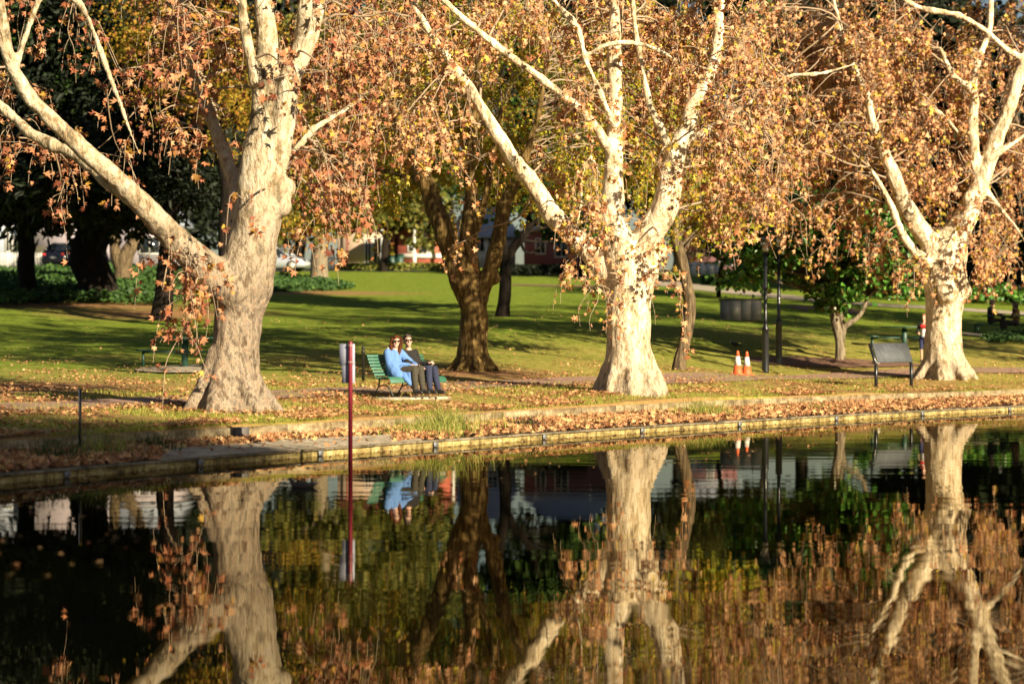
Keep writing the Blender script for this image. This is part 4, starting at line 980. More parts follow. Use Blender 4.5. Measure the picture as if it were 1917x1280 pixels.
def hedge(name, label, px0, px1, py, D, h, dep, leafm, n=5000, size=.16):
    a_ = G(px0, D); b_ = G(px1, D); L = b_[0] - a_[0]
    o = empty(name, ((a_[0] + b_[0]) / 2, D, min(a_[2], b_[2])), 0, label, 'hedge')
    r_ = np.random.default_rng(int(px0)); mb = MB(); mb.box((0, 0, h * .45), (L * .96, dep * .85, h * .9), bev=.1); mb.build('stems', M['dark_green'], o)
    p = r_.uniform(-1, 1, (n, 3)); f = r_.integers(0, 3, n); p[np.arange(n), f] = np.sign(p[np.arange(n), f]) * r_.uniform(.9, 1.08, n)
    p = p * np.array([L / 2, dep / 2, h / 2]) + np.array([0, 0, h / 2])
    mb = MB(); batch_leaves(mb, p, r_.normal(0, 1, (n, 3)), r_.normal(0, 1, (n, 3)), size * r_.uniform(.6, 1.2, n), LEAF_S); mb.build('foliage', leafm, o)
    return o
hedge('hedge', 'low black-green clipped hedge in front of the pink house', 948, 1092, 514, 138, .62, 1.2, M['dark_green'])
hedge('hedge', 'small round-topped hedge beside the upper footpath near the white wall', 1316, 1362, 528, 126, .5, .9, M['green'], 1500)
hedge('hedge', 'sunlit low green hedge along the front of the red brick house', 640, 830, 506, 151, .45, .8, M['reed'], 3500)

# reeds and tufts on the planting bed
def tuft(px, t, label, n=160, h=(.25, .6), mat='reed', spread=.18, cat='grass tuft', lean=.7, name='grass_tuft', group='grass tufts between the two walls'):
    a = (px - 958.5) / F; y0 = yline(shoreD, a) + .25; y1 = yline(upperD, a); y = y0 + (y1 - y0) * t; x = a * y; z = float(bed_z(x, y))
    r_ = np.random.default_rng(px); X = x + r_.normal(0, spread, n); Y = y + r_.normal(0, spread, n)
    mb, m_ = blades('t', X - x, Y - y, lambda u, v: np.zeros(len(u)), h[0], h[1], None, lean, .008)
    return tag(mb.build(name, M[mat], loc=(x, y, z)), label, cat, group)
tuft(830, .5, 'tallest bright green grass tuft, below the bench', 500, (.2, .62), spread=.25)
tuft(790, .45, 'low spreading green tuft just left of the tallest one below the bench', 500, (.1, .34), spread=.38)
tuft(930, .4, 'thin dry grass tuft left of the dark leafy clump', 60, (.2, .45), spread=.25)
tuft(988, .45, 'dark leafy grass clump left of the middle plane tree', 260, (.1, .3), 'dark_green', .16)
tuft(1320, .5, 'green and yellow tuft spilling over the wall right of the middle plane tree', 420, (.15, .45), spread=.3)
tuft(1122, .4, 'small yellowish tuft below the middle plane tree', 80, (.06, .2), spread=.2)
tuft(1530, .5, 'small dull green tuft left of the red-brown clump', 120, (.08, .22), spread=.15)
tuft(1600, .5, 'red-brown dry clump of stems below the slanted sign', 240, (.1, .34), 'litter', .16)
tuft(196, .5, 'tuft of long grass just right of the striped marker post', 150, (.2, .5), spread=.2)
tuft(95, .5, 'dark grass tuft left of the marker post', 130, (.2, .42), 'green', .2)
tuft(290, .7, 'dark green tuft against the low wall before the concrete landing', 130, (.12, .34), 'green', .14)

# ------------------------------------------------------------------ pond-side objects
M['maroon'] = simple('maroon_paint', (.22, .02, .035), .35)
M['sign_grey'] = simple('sign_back', (.40, .41, .52), .6, .0, var=.06)
M['steel'] = simple('steel', (.55, .50, .42), .55, .15, scale=2, var=.3)
M['black_paint'] = simple('black_paint', (.015, .017, .02), .3)
M['green_paint'] = simple('green_paint', (.035, .15, .095), .5)
M['dark_green_paint'] = simple('dark_green_paint', (.014, .06, .042), .5)
M['iron'] = simple('iron', (.05, .055, .05), .6)
M['white_paint'] = simple('white_paint', (.72, .70, .66), .6, var=.05)
# sign pole in the water
p = W(656, 863, 33.5)
t = empty('sign_pole', (p[0], p[1], 0), 0, 'maroon pole standing in the water with two grey sign plates seen from behind', 'sign')
mb = MB(); mb.lathe((0, 0, -.5), [(.030, 0), (.030, 2.13), (.024, 2.16)], 16); mb.build('pole', M['maroon'], t, smooth=False)
s_ = 33.5 / F
mb = MB(); mb.box((-.048, .04, (863 - 664) * s_), (.21, .006, 40 * s_), bev=.002); mb.build('sign_plate', M['sign_grey'], t)
mb = MB(); mb.box((-.030, .045, (863 - 697) * s_), (.18, .006, 41 * s_), bev=.002); mb.build('sign_plate', M['sign_grey'], t)
for z in (647, 678):
    mb = MB(); mb.tube([(0.035 * math.cos(a), .035 * math.sin(a), (863 - z) * s_) for a in np.linspace(0, 2 * PI, 13)], .006, 6); mb.box((-.035, .03, (863 - z) * s_), (.03, .02, .014)); mb.build('bracket', M['steel'], t)
# marker post at left
a = (150 - 958.5) / F; y = yline(shoreD, a) + .25 + .82 * (yline(upperD, a) - yline(shoreD, a)); s_ = y / F
zb = float(bed_z(a * y, y)) + .02; s_ = y / F * ((HOR + (CH - zb) * F / y) - 722) / 105
t = empty('marker_post', (a * y, y, zb), 0, 'thin dark marker post with a white stripe and yellow cap at the left bed', 'post')
mb = MB(); mb.box((0, 0, 50 * s_), (.035, .035, 100 * s_), bev=.004); mb.build('post', M['black_paint'], t)
mb = MB(); mb.box((-.012, -.021, 78 * s_), (.012, .008, 46 * s_)); mb.build('stripe', M['white_paint'], t)
mb = MB(); mb.box((0, 0, 103 * s_), (.042, .042, 5 * s_), bev=.004); mb.build('cap', simple('yellow_paint', (.6, .42, .03), .5), t)
# black pool post behind bench
g = G(680, 54); t = empty('bollard', g, 0, 'thin black post with a ball top behind the left end of the bench', 'bollard')
mb = MB(); mb.lathe((0, 0, -.1), [(.035, 0), (.035, .72), (.045, .73), (.045, .76), (.028, .78)], 14); mb.build('shaft', M['black_paint'], t, smooth=False)
mb = MB(); mb.sphere((0, 0, .73), .04); mb.build('ball_top', M['black_paint'], t, smooth=True)

# duck
dk = W(566, 912, 27.6); dk[2] = 0
t = empty('duck', dk, R(180), 'dark brown duck swimming left below the pond wall', 'duck')
mb = MB(); mb.sphere((0, 0, .015), (.13, .06, .042)); mb.capsule((.09, 0, .03), .032, (.125, 0, .075), .02); mb.sphere((.135, 0, .09), (.03, .023, .023)); mb.capsule((-.11, 0, .03), .025, (-.17, 0, .045), .009)
mb.fused('body', simple('duck_brown', (.045, .03, .02), .7, var=.5, scale=30), .008, t, 3)
mb = MB(); mb.sphere((.172, 0, .084), (.022, .010, .005)); mb.build('bill', simple('duck_bill', (.2, .14, .03), .5), t, smooth=True)
mb = MB(); mb.sphere((-.155, 0, .052), (.035, .012, .005)); mb.build('tail_feather', M['white_paint'], t, smooth=True)

# ------------------------------------------------------------------ bench with slatted curved seat
U = np.array([.67, .742, 0]); Fd = np.array([.742, -.67, 0])
brot = math.atan2(Fd[1], Fd[0])           # local +x = facing, +y = to the far right end
bx, by = (747 - 958.5) * 45.6 / F, 45.6; bz = tz(bx, by) + .045
mb = MB(); mb.box((.24, .0, -.045), (.86, 1.45, .07), bev=.01); slab = mb.build('bench_slab', M['concrete'], loc=(bx, by, bz - .02)); slab.rotation_euler = (0, 0, brot); tag(slab, kind='structure')
bz += .0
bench = empty('park_bench', (bx, by, bz), brot, 'green slatted park bench with curled iron legs under the seated couple', 'bench')
prof = []   # side profile from top of back to front roll
for k in range(7): prof.append((-.10 + .02 * k + .002 * k * k, .74 - k * .058, 'b'))
prof_seat = [(.10, .335), (.17, .325), (.24, .33), (.31, .34), (.38, .348), (.45, .342), (.50, .31), (.52, .265)]
mb = MB(); L = 1.5
for i, (x, z, _) in enumerate(prof):
    th = math.atan2(.058, .03 + .004 * i); rt = Matrix.Rotation(th - PI, 3, 'Y')
    mb.box((x, 0, z), (.045, L, .018), rot=Matrix.Rotation(PI / 2 - .42, 3, 'Y'), bev=.004)
mb.build('backrest', M['green_paint'], bench)
mb = MB()
for i, (x, z) in enumerate(prof_seat):
    th = 0 if i < 5 else (.35 if i == 5 else (.9 if i == 6 else 1.35)); mb.box((x, 0, z), (.052, L, .018), rot=Matrix.Rotation(th, 3, 'Y'), bev=.004)
mb.build('seat', M['green_paint'], bench)
for y in (-.62, .0, .62):
    mb = MB(); Pb, rb = densify([(-.115, y, .76), (-.06, y, .60), (.0, y, .44), (.05, y, .35), (.12, y, .315), (.3, y, .32), (.44, y, .33), (.51, y, .28)], [.014] * 8, .05); mb.tube(Pb, rb, 8); mb.build('frame', M['iron'], bench)
    mb = MB(); Pb, rb = densify([(.10, y, .315), (.09, y, .2), (.02, y, .09), (-.06, y, .005)], [.014] * 4, .05); mb.tube(Pb, rb, 8); mb.build('leg', M['iron'], bench)
    mb = MB(); Pb, rb = densify([(.10, y, .17), (.2, y, .20), (.32, y, .17), (.40, y, .08), (.46, y, .005)], [.014] * 5, .05); mb.tube(Pb, rb, 8); mb.build('leg', M['iron'], bench)

# ------------------------------------------------------------------ people
M['skin'] = simple('skin', (.62, .36, .26), .5, var=.08, scale=12)
M['hair_red'] = bark_rough('hair_auburn', (.025, .009, .005), (.075, .024, .010), (.14, .05, .02))
M['hair_brown'] = simple('hair_brown', (.05, .03, .02), .7, var=.3, scale=40)
M['coat_blue'] = simple('coat_blue', (.11, .24, .56), .85, var=.22, scale=5, bump=.02)
M['sweater'] = simple('sweater_charcoal', (.012, .010, .010), .95, var=.3, scale=20)
M['jeans'] = simple('jeans_navy', (.018, .024, .062), .9, var=.3, scale=12)
M['olive_pants'] = simple('trousers_olive', (.05, .043, .028), .9, var=.3, scale=10)
M['boot'] = simple('boot_dark', (.02, .018, .016), .6)
M['glass_black'] = simple('sunglass_black', (.006, .006, .006), .15)
M['cream'] = simple('cream_cloth', (.62, .56, .45), .8)
def head(parent, c, face, haircol, long_hair=False, scale=1.0, glasses=True, body=None, tilt=0.0):
    """face: local direction (x,y); adds skull+face details to `body` MB and hair, glasses as own meshes"""
    f = np.array([face[0], face[1], 0.0]); f /= np.linalg.norm(f); l = np.array([-f[1], f[0], 0.0]); u = np.array([0, 0, 1.0])
    u = u + l * tilt; u /= np.linalg.norm(u)
    Rm = np.stack([f, l, u], 1); c = np.array(c)
    P = lambda a, b, d: c + Rm @ (np.array([a, b, d]) * scale)
    body.sphere(P(0, 0, .02), np.array([.095, .076, .105]) * scale, rot=Rm); body.sphere(P(.03, 0, -.045), np.array([.065, .056, .07]) * scale, rot=Rm)
    body.sphere(P(.062, 0, -.085), np.array([.026, .028, .022]) * scale, rot=Rm)
    body.capsule(P(.092, 0, .02), .009 * scale, P(.112, 0, -.018), .015 * scale)
    body.sphere(P(.088, 0, -.052), np.array([.012, .026, .008]) * scale, rot=Rm)
    for s in (-1, 1):
        body.sphere(P(0, s * .078, -.005), np.array([.018, .008, .03]) * scale, rot=Rm)
        body.sphere(P(.078, s * .03, .018), np.array([.014, .016, .010]) * scale, rot=Rm)
    h = MB(); h.sphere(P(-.016, 0, .035), np.array([.102, .085, .102]) * scale, rot=Rm)
    if long_hair:
        for s in (-1, 1):
            h.chain([(P(.01, s * .078, .06), .035 * scale), (P(.01, s * .092, -.02), .036 * scale), (P(.02, s * .088, -.10), .035 * scale), (P(.05, s * .075, -.19), .032 * scale), (P(.07, s * .06, -.27), .02 * scale)])
        h.chain([(P(-.06, 0, .03), .07 * scale), (P(-.07, 0, -.08), .07 * scale), (P(-.07, 0, -.2), .06 * scale)]); h.capsule(P(.05, .03, .085), .035 * scale, P(.05, -.03, .085), .035 * scale)
    else:
        h.capsule(P(-.05, 0, -.03), .05 * scale, P(-.04, 0, .05), .07 * scale); h.capsule(P(.055, .03, .09), .028 * scale, P(.055, -.03, .09), .028 * scale)
    hair = h.fused('hair', haircol, .009, parent, 3, lambda p: .004 * noise.noise(Vector((p.x * 90, p.y * 90, p.z * 12))))
    if glasses:
        g_ = MB()
        for s in (-1, 1):
            g_.box(P(.1, s * .034, .018), np.array([.012, .052, .036]) * scale, rot=Rm, bev=.005); g_.tube([P(.095, s * .062, .025), P(.0, s * .083, .02)], .004 * scale, 6)
        g_.tube([P(.105, -.02, .026), P(.105, .02, .026)], .004 * scale, 6); g_.build('sunglasses', M['glass_black'], parent)
    else:
        e = MB()
        for s in (-1, 1): e.sphere(P(.089, s * .03, .02), .008 * scale)
        e.build('eyes', M['glass_black'], parent)
def hand(body, wrist, d, side, curl=.5, s=1.0):
    """palm and five fingers; d = direction of the hand, side = +1/-1 thumb side along local left"""
    w_ = np.array(wrist, float); d = np.array(d, float); d /= np.linalg.norm(d)
    l = np.cross([0, 0, 1.0], d); l /= np.linalg.norm(l) + 1e-9; l *= side; dn = -np.abs(np.cross(d, l)) * 0 + np.array([0, 0, -1.0])
    pc = w_ + d * .05 * s
    body.capsule(w_, .024 * s, pc, .026 * s)
    for k, (o, ln) in enumerate(((-.030, .055), (-.011, .072), (.010, .078), (.030, .068))):
        a = pc + l * o * s + d * .03 * s; b = a + (d * (1 - curl * .4) + dn * curl * .5) * ln * .5 * s; c = b + (d * (1 - curl) + dn * curl) * ln * .5 * s
        body.chain([(pc + l * o * .7 * s, .013 * s), (a, .010 * s), (b, .009 * s), (c, .0075 * s)])
    a = w_ + l * .03 * s + d * .02 * s; b = a + (l * .7 + d * .6) * .035 * s; body.chain([(a, .013 * s), (b, .011 * s), (b + (d * .9 + dn * .3) * .028 * s, .009 * s)])

def seated(name, label, y0, hip, sh, hd, face, pants, top, boots, hairm, longh, knees, feet, hands, kind, elbows, par_loc, rz, tilt=0, glasses=True, sc_=1.0):
    t = empty(name, par_loc, rz, label, 'person')
    b = MB(); hip = np.array(hip); sh = np.array(sh); hd = np.array(hd)
    neck = sh * .45 + hd * .55 + np.array([0, 0, -.03])
    b.chain([(hip, .115 * sc_), ((hip + sh) / 2, .115 * sc_), (sh + [0, 0, -.05], .11 * sc_), (neck, .052 * sc_), (hd + [0, 0, -.04], .05 * sc_)])
    lat = np.array([0, 1.0, 0])
    for s, kn, ft, hn, el in zip((-1, 1), knees, feet, hands, elbows):
        hp = hip + lat * s * .085 * sc_; kn = np.array(kn); ft = np.array(ft); hn = np.array(hn); el = np.array(el)
        b.chain([(hp, .085 * sc_), (kn, .058 * sc_), (kn * .5 + ft * .5 + [0, 0, 0], .052 * sc_), (ft + [0, 0, .06], .038 * sc_)]); b.capsule(ft + [0, 0, .03], .035 * sc_, ft + [.12 * sc_, 0, .0], .028 * sc_)
        sp = sh + lat * s * .165 * sc_; b.chain([(sp, .052 * sc_), (el, .042 * sc_), (hn, .028 * sc_)])
        dr = hn - el; hand(b, hn, dr, -s, .6, sc_)
    head(t, hd, face, hairm, longh, sc_ * 1.0, glasses, b, tilt)
    b.fused('body', M['skin'], .009, t, 2)
    # clothes as shells a little larger than the body
    c = MB(); c.chain([(hip + [0, 0, -.01], .135 * sc_), ((hip + sh) / 2, .135 * sc_), (sh + [0, 0, -.05], .125 * sc_), (sh + [0, 0, .015], .08 * sc_)]); c.capsule(sh + lat * .14 * sc_ + [0, 0, -.02], .072 * sc_, sh - lat * .14 * sc_ + [0, 0, -.02], .072 * sc_)
    for s, hn, el in zip((-1, 1), hands, elbows):
        sp = sh + lat * s * .165 * sc_; hn = np.array(hn); el = np.array(el); q_ = 1.2 if kind == 'coat' else 1.0; c.chain([(sp, .070 * sc_ * q_), (el, .058 * sc_ * q_), (el * .12 + hn * .88, .044 * sc_ * q_)])
    if kind == 'coat':
        for s, kn in zip((-1, 1), knees):
            kn = np.array(kn); c.chain([(hip + lat * s * .08 + [0, 0, 0], .125), (hip * .45 + kn * .55 + [0, 0, .0], .105), (hip * .25 + kn * .75, .085)])
        c.chain([(hip + [-.02, -.08, .12], .14), (hip + [.08, -.1, -.0], .13), (hip + [.16, -.1, -.06], .12)])
        for a_, b_, ra_, rb_ in (((.26, -.22, .43), (.55, -.24, .30), .09, .04), ((.52, -.13, .49), (.60, -.17, .22), .08, .04), ((.40, -.18, .46), (.58, -.20, .24), .09, .045), ((.46, -.16, .46), (.60, -.13, .26), .08, .04)): c.capsule(np.array(a_), ra_, np.array(b_), rb_)
    c.fused('coat' if kind == 'coat' else 'jumper', top, .011, t, 3, lambda p: .007 * noise.noise(Vector((p.x * 14, p.y * 14, p.z * 9))))
    c = MB(); c.sphere(hip + [0, 0, -.02], (.13, .16, .12))
    for s, kn, ft in zip((-1, 1), knees, feet):
        hp = hip + lat * s * .085 * sc_; kn = np.array(kn); ft = np.array(ft); c.chain([(hp, .10 * sc_), (kn, .07 * sc_), (kn * .5 + ft * .5, .064 * sc_), (ft + [0, 0, .09], .05 * sc_)])
    c.fused('trousers', pants, .011, t, 3, lambda p: .005 * noise.noise(Vector((p.x * 12, p.y * 12, p.z * 18))))
    for ft in feet:
        ft = np.array(ft); c = MB(); c.chain([(ft + [-.02, 0, .10], .052 * sc_), (ft + [-.01, 0, .045], .052 * sc_), (ft + [.07, 0, .03], .044 * sc_), (ft + [.15, 0, .02], .034 * sc_)]); c.fused('boot' if kind == 'coat' else 'shoe', boots, .010, t, 2)
    return t
ploc = (bx - U[0] * .12, by - U[1] * .12, bz)
woman = seated('person', 'person with long auburn hair and sunglasses in a light blue coat on the bench', 0, (.20, -.16, .44), (.12, -.14, .79), (.14, -.10, 1.00), (.80, -.60), M['olive_pants'], M['coat_blue'], M['boot'], M['hair_red'], True,
       [(.63, -.12, .50), (.65, .03, .50)], [(.70, -.14, .04), (.73, .02, .04)], [(.42, .02, .56), (.46, .10, .56)], 'coat', [(.18, -.32, .58), (.30, .14, .60)], ploc, brot, tilt=.12)
c = MB(); c.chain([((.05, -.20, .86), .05), ((.0, -.12, .88), .055), ((.02, -.02, .87), .05)]); c.fused('hood', M['cream'], .012, woman, 2)
man = seated('person', 'person with short dark hair, sunglasses, charcoal jumper and navy jeans on the bench', 0, (.22, .32, .43), (.08, .30, .80), (.10, .255, 1.02), (.86, -.5), M['jeans'], M['sweater'], M['boot'], M['hair_brown'], False,
       [(.60, .30, .50), (.58, .48, .49)], [(.72, .22, .04), (.78, .38, .04)], [(.48, .16, .55), (.34, .57, .60)], 'jumper', [(.30, .06, .60), (.12, .54, .58)], ploc, brot, tilt=-.06)
hc = MB(); hc.lathe((0, 0, -.055), [(.022, 0), (.032, .085), (.034, .088), (.0, .09)], 14)
cw = Matrix.Rotation(brot, 4, 'Z') @ Vector((.40, .59, .60)) + Vector(ploc)
tag(hc.build('paper_cup', M['white_paint'], loc=cw, smooth=True), 'white paper cup held by the seated man', 'cup')

def standing(name, label, loc, rz, H, top, arm_pose, lower, shoe, hairm, mats):
    t = empty(name, loc, rz, label, 'person'); s = H / 1.75
    P = lambda x, y, z: np.array([x, y, z]) * s
    b = MB(); b.chain([(P(0, 0, .93), .12 * s), (P(0, 0, 1.15), .11 * s), (P(0, 0, 1.36), .11 * s), (P(0, 0, 1.5), .05 * s), (P(.01, 0, 1.58), .05 * s)])
    for sd in (-1, 1):
        b.chain([(P(0, sd * .09, .9), .085 * s), (P(.03, sd * .1, .48), .055 * s), (P(-.01, sd * .1, .07), .035 * s)]); b.capsule(P(-.02, sd * .1, .035), .034 * s, P(.13, sd * .1, .03), .028 * s)
        el, hn = arm_pose[0 if sd < 0 else 1]; b.chain([(P(0, sd * .17, 1.4), .05 * s), (P(*el), .04 * s), (P(*hn), .027 * s)]); hand(b, P(*hn), np.array(hn) - np.array(el), -sd, .6, s)
    head(t, P(.02, 0, 1.64), (1, 0), hairm, False, s * 1.08, False, b)
    b.fused('body', M['skin'], .009, t, 2)
    c = MB(); c.chain([(P(0, 0, .92), .135 * s), (P(0, 0, 1.15), .128 * s)]); c.capsule(P(0, -.06, 1.14), .09 * s, P(0, .06, 1.14), .09 * s); c.fused('shirt', mats[0], .012, t, 2)
    c = MB(); c.capsule(P(0, -.12, 1.4), .078 * s, P(0, .12, 1.4), .078 * s); c.capsule(P(0, -.05, 1.3), .12 * s, P(0, .05, 1.3), .12 * s)
    for sd in (-1, 1):
        el, hn = arm_pose[0 if sd < 0 else 1]; c.chain([(P(0, sd * .17, 1.4), .066 * s), (P(*el), .055 * s), (np.array(P(*el)) * .2 + np.array(P(*hn)) * .8, .042 * s)])
    c.fused('sleeves', mats[1], .012, t, 2)
    c = MB(); c.capsule(P(.06, -.07, 1.31), .085 * s, P(.06, .07, 1.31), .085 * s); c.fused('chest_panel', mats[2], .012, t, 2)
    c = MB(); c.sphere(P(0, 0, .9), (.14 * s, .17 * s, .13 * s))
    for sd in (-1, 1): c.chain([(P(0, sd * .09, .88), .1 * s), (P(.03, sd * .1, .52), .08 * s)])
    c.fused('shorts', lower, .012, t, 2)
    for sd in (-1, 1):
        c = MB(); c.chain([(P(-.03, sd * .1, .05), .045 * s), (P(.06, sd * .1, .035), .042 * s), (P(.15, sd * .1, .03), .032 * s)]); c.fused('shoe', shoe, .012, t, 1)
    return t
M['red_cloth'] = simple('red_cloth', (.62, .03, .03), .85); M['white_cloth'] = simple('white_cloth', (.72, .72, .74), .85)
M['navy_cloth'] = simple('navy_cloth', (.02, .025, .10), .85); M['black_cloth'] = simple('black_cloth', (.02, .02, .025), .9); M['mustard'] = simple('mustard_cloth', (.16, .085, .02), .9)
g = G(1730, 72)
standing('person', 'child in a red, white and black top half hidden behind the right plane tree', g + [0, 0, 0], R(-115), 1.40, None,
         [((.02, -.24, 1.14), (.2, -.16, 1.08)), ((.02, .24, 1.14), (.12, .20, .92))], M['navy_cloth'], M['boot'], simple('hair_sandy', (.30, .15, .07), .8), (M['white_cloth'], M['black_cloth'], M['red_cloth']))

def picnic(name, label, g, rz=0, dark=True, group='green picnic tables on the lawn'):
    t = empty(name, g, rz, label, 'picnic table', group); m = M['dark_green_paint']
    mb = MB()
    for k in range(5): mb.box((0, -.3 + k * .15, .72), (1.5, .135, .04), bev=.006)
    mb.box((0, 0, .685), (.08, .68, .03)); mb.build('tabletop', m, t)
    mb = MB(); mb.box((0, 0, .335), (.16, .16, .67), bev=.01); mb.build('pedestal', m, t)
    for s in (-1, 1):
        mb = MB(); mb.box((s * 1.02, 0, .42), (.36, 1.0, .04), bev=.006); mb.build('seat', m, t)
        mb = MB(); mb.box((s * .55, 0, .375), (.95, .06, .05)); mb.build('seat_arm', m, t)
        for q in (-.3, .3):
            mb = MB(); mb.box((s * 1.02, q, .20), (.06, .06, .40)); mb.build('leg', m, t)
    return t
picnic('picnic_table', 'dark green picnic table on a slab left of the left plane tree', G(346, 60) + [0, 0, .03], R(8))
picnic('picnic_table', 'dark green picnic table behind the slanted sign, beside the child', G(1693, 77), R(-6))
pt = picnic('picnic_table', 'shaded picnic table between the two seated people at the right edge', G(1878, 92) + [0, 0, .02], R(0))
def far_sitter(label, px, D, dirx, coat, hairm):
    g = G(px, D); x = lambda a: a * 1.0
    return seated('person', label, 0, (0, 0, .52), (-.02, 0, .98), (.05, 0, 1.2), (1, 0), M['black_cloth'], coat, M['boot'], hairm, hairm is M['hair_brown'] and dirx < 0,
                  [(.42, -.1, .55), (.42, .1, .55)], [(.40, -.1, .04), (.42, .1, .04)], [(.42, -.12, .76), (.42, .1, .76)], 'jumper', [(.14, -.24, .72), (.14, .24, .72)], tuple(g), 0 if dirx > 0 else PI, 0, False)
far_sitter('person in a black jacket sitting at the left side of the far right picnic table', 1855, 92, 1, M['black_cloth'], M['hair_brown'])
far_sitter('person in a dark mustard coat at the right side of the shaded picnic table', 1902, 92, -1, M['mustard'], M['hair_brown'])

# ------------------------------------------------------------------ sign, cones, lamps, bins
a_ = G(1640, 60); b_ = G(1706, 61.4)
dirv = b_ - a_; Ls = math.hypot(dirv[0], dirv[1]) / 1.08; rz = math.atan2(dirv[1], dirv[0])
t = empty('information_sign', a_, rz, 'slanted dark grey information panel on two bent black legs at the bank edge', 'sign'); t.scale = (1.08, 1.08, 1.08)
s_ = 53 / F; tiltv = np.array([.22, .30, .50])
for x in (0, Ls):
    mb = MB(); mb.box((x, 0, .24), (.06, .06, .58), bev=.006)
    q0 = np.array([x, 0, .53]); q1 = q0 + tiltv * .98; mb.tube([q0, q1], .036, 8); mb.build('leg', M['black_paint'], t)
mb = MB(); o = np.array([.03, -.04, .60]); e1 = np.array([Ls - .02, 0, 0]); e2 = tiltv * .88; nn = np.cross(e1, e2); nn /= np.linalg.norm(nn)
V = [o, o + e1, o + e1 + e2, o + e2]; V = V + [v - nn * .03 for v in V]
mb.add(V, [(0, 1, 2, 3)[::-1], (4, 5, 6, 7), (0, 1, 5, 4), (1, 2, 6, 5), (2, 3, 7, 6), (3, 0, 4, 7)]); mb.build('panel', simple('panel_grey_leaf_shade', (.10, .11, .12), .7, var=.7, scale=5, spec=.2), t)  # grey is strongly mottled to paint leaf shadows onto the panel
M['orange'] = simple('cone_orange', (.80, .13, .03), .6, var=.25, scale=14)
for px, D, lab in ((1381, 64, 'left of the two orange and white traffic cones'), (1398, 65, 'right of the two orange and white traffic cones, touching its neighbour')):
    g = G(px, D); t = empty('traffic_cone', g + [0, 0, .02], 0, lab, 'traffic cone', 'traffic cones on the footpath')
    mb = MB(); mb.box((0, 0, .02), (.36, .36, .035), bev=.008); mb.build('base', M['orange'], t)
    mb = MB(); mb.lathe((0, 0, .03), [(.135, 0), (.13, .02), (.095, .22)], 20); mb.lathe((0, 0, .03), [(.055, .46), (.03, .60), (.022, .61), (.018, .56)], 20); mb.build('cone', M['orange'], t)
    mb = MB(); mb.lathe((0, 0, .03), [(.0965, .215), (.0565, .462)], 20); mb.build('reflective_band', M['white_paint'], t)
for px, D, lab in ((1433, 68, 'left black park lamp with a flat round head'), (1458, 70, 'right black park lamp, its head among the magnolia leaves')):
    g = G(px, D); t = empty('street_lamp', g, 0, lab, 'street lamp', 'black park lamps beside the footpath')
    mb = MB(); mb.lathe((0, 0, -.1), [(.115, 0), (.10, .15), (.095, 1.28), (.105, 1.30), (.105, 1.34), (.06, 1.42), (.052, 1.5), (.05, 3.5)], 18); mb.build('pole', M['black_paint'], t, smooth=True)
    mb = MB(); mb.lathe((0, 0, 3.72), [(.26, 0), (.30, .02), (.28, .05), (.08, .09)], 22); mb.build('lamp_head', M['black_paint'], t)
    mb = MB(); mb.lathe((0, 0, 3.40), [(.06, 0), (.10, .05), (.11, .3), (.10, .31)], 18); mb.build('diffuser', simple('diffuser', (.5, .5, .48), .4), t)
    mb = MB()
    for k in range(4): a = k * PI / 2 + .6; mb.tube([(.05 * math.cos(a), .05 * math.sin(a), 3.4), (.22 * math.cos(a), .22 * math.sin(a), 3.73)], .012, 6)
    mb.build('bracket', M['black_paint'], t)
g = G(1387, 88); t = empty('barbecue', g, R(-4), 'boxy stainless steel park barbecue on the lawn left of the lamps', 'barbecue')
mb = MB(); mb.box((0, .4, .37), (1.5, .8, .74), bev=.01); mb.build('cabinet', M['steel'], t)
mb = MB(); mb.box((0, .4, .765), (1.62, .88, .045), bev=.008); mb.build('worktop', simple('worktop', (.12, .11, .10), .4, .5), t)
for k in range(4):
    mb = MB(); mb.box((-.558 + k * .372, -.006, .37), (.366, .02, .70), bev=.003); mb.build('door', [M['steel'], M['zinc']][k == 0], t)
for x in (-.24, .44):
    mb = MB(); mb.lathe((x, .35, .79), [(.02, 0), (.02, .06), (.03, .07), (.02, .1)], 10); mb.build('tap', M['steel'], t)
g = ray_ground(1640, 683)
mb = MB(); mb.box((0, 0, .05), (.20, .14, .10), .4, bev=.03); tag(mb.build('paper_bag', M['white_paint'], loc=g + [0, 0, .02]), 'crumpled white and yellow scrap lying on the mulch left of the slanted sign', 'litter')
g = ray_ground(1377, 653)
t = empty('magpie', g + [0, 0, .0], R(200), 'black bird standing on the lawn above the traffic cones', 'bird')
mb = MB(); mb.sphere((0, 0, .14), (.12, .055, .06)); mb.capsule((.09, 0, .17), .04, (.12, 0, .22), .032); mb.capsule((-.1, 0, .13), .03, (-.22, 0, .10), .012)
for s in (-1, 1): mb.capsule((0, s * .025, .1), .009, (.0, s * .025, .0), .008)
mb.fused('body', M['black_cloth'], .01, t, 2)
mb = MB(); mb.capsule((.14, 0, .22), .01, (.19, 0, .215), .004); mb.build('beak', M['iron'], t)

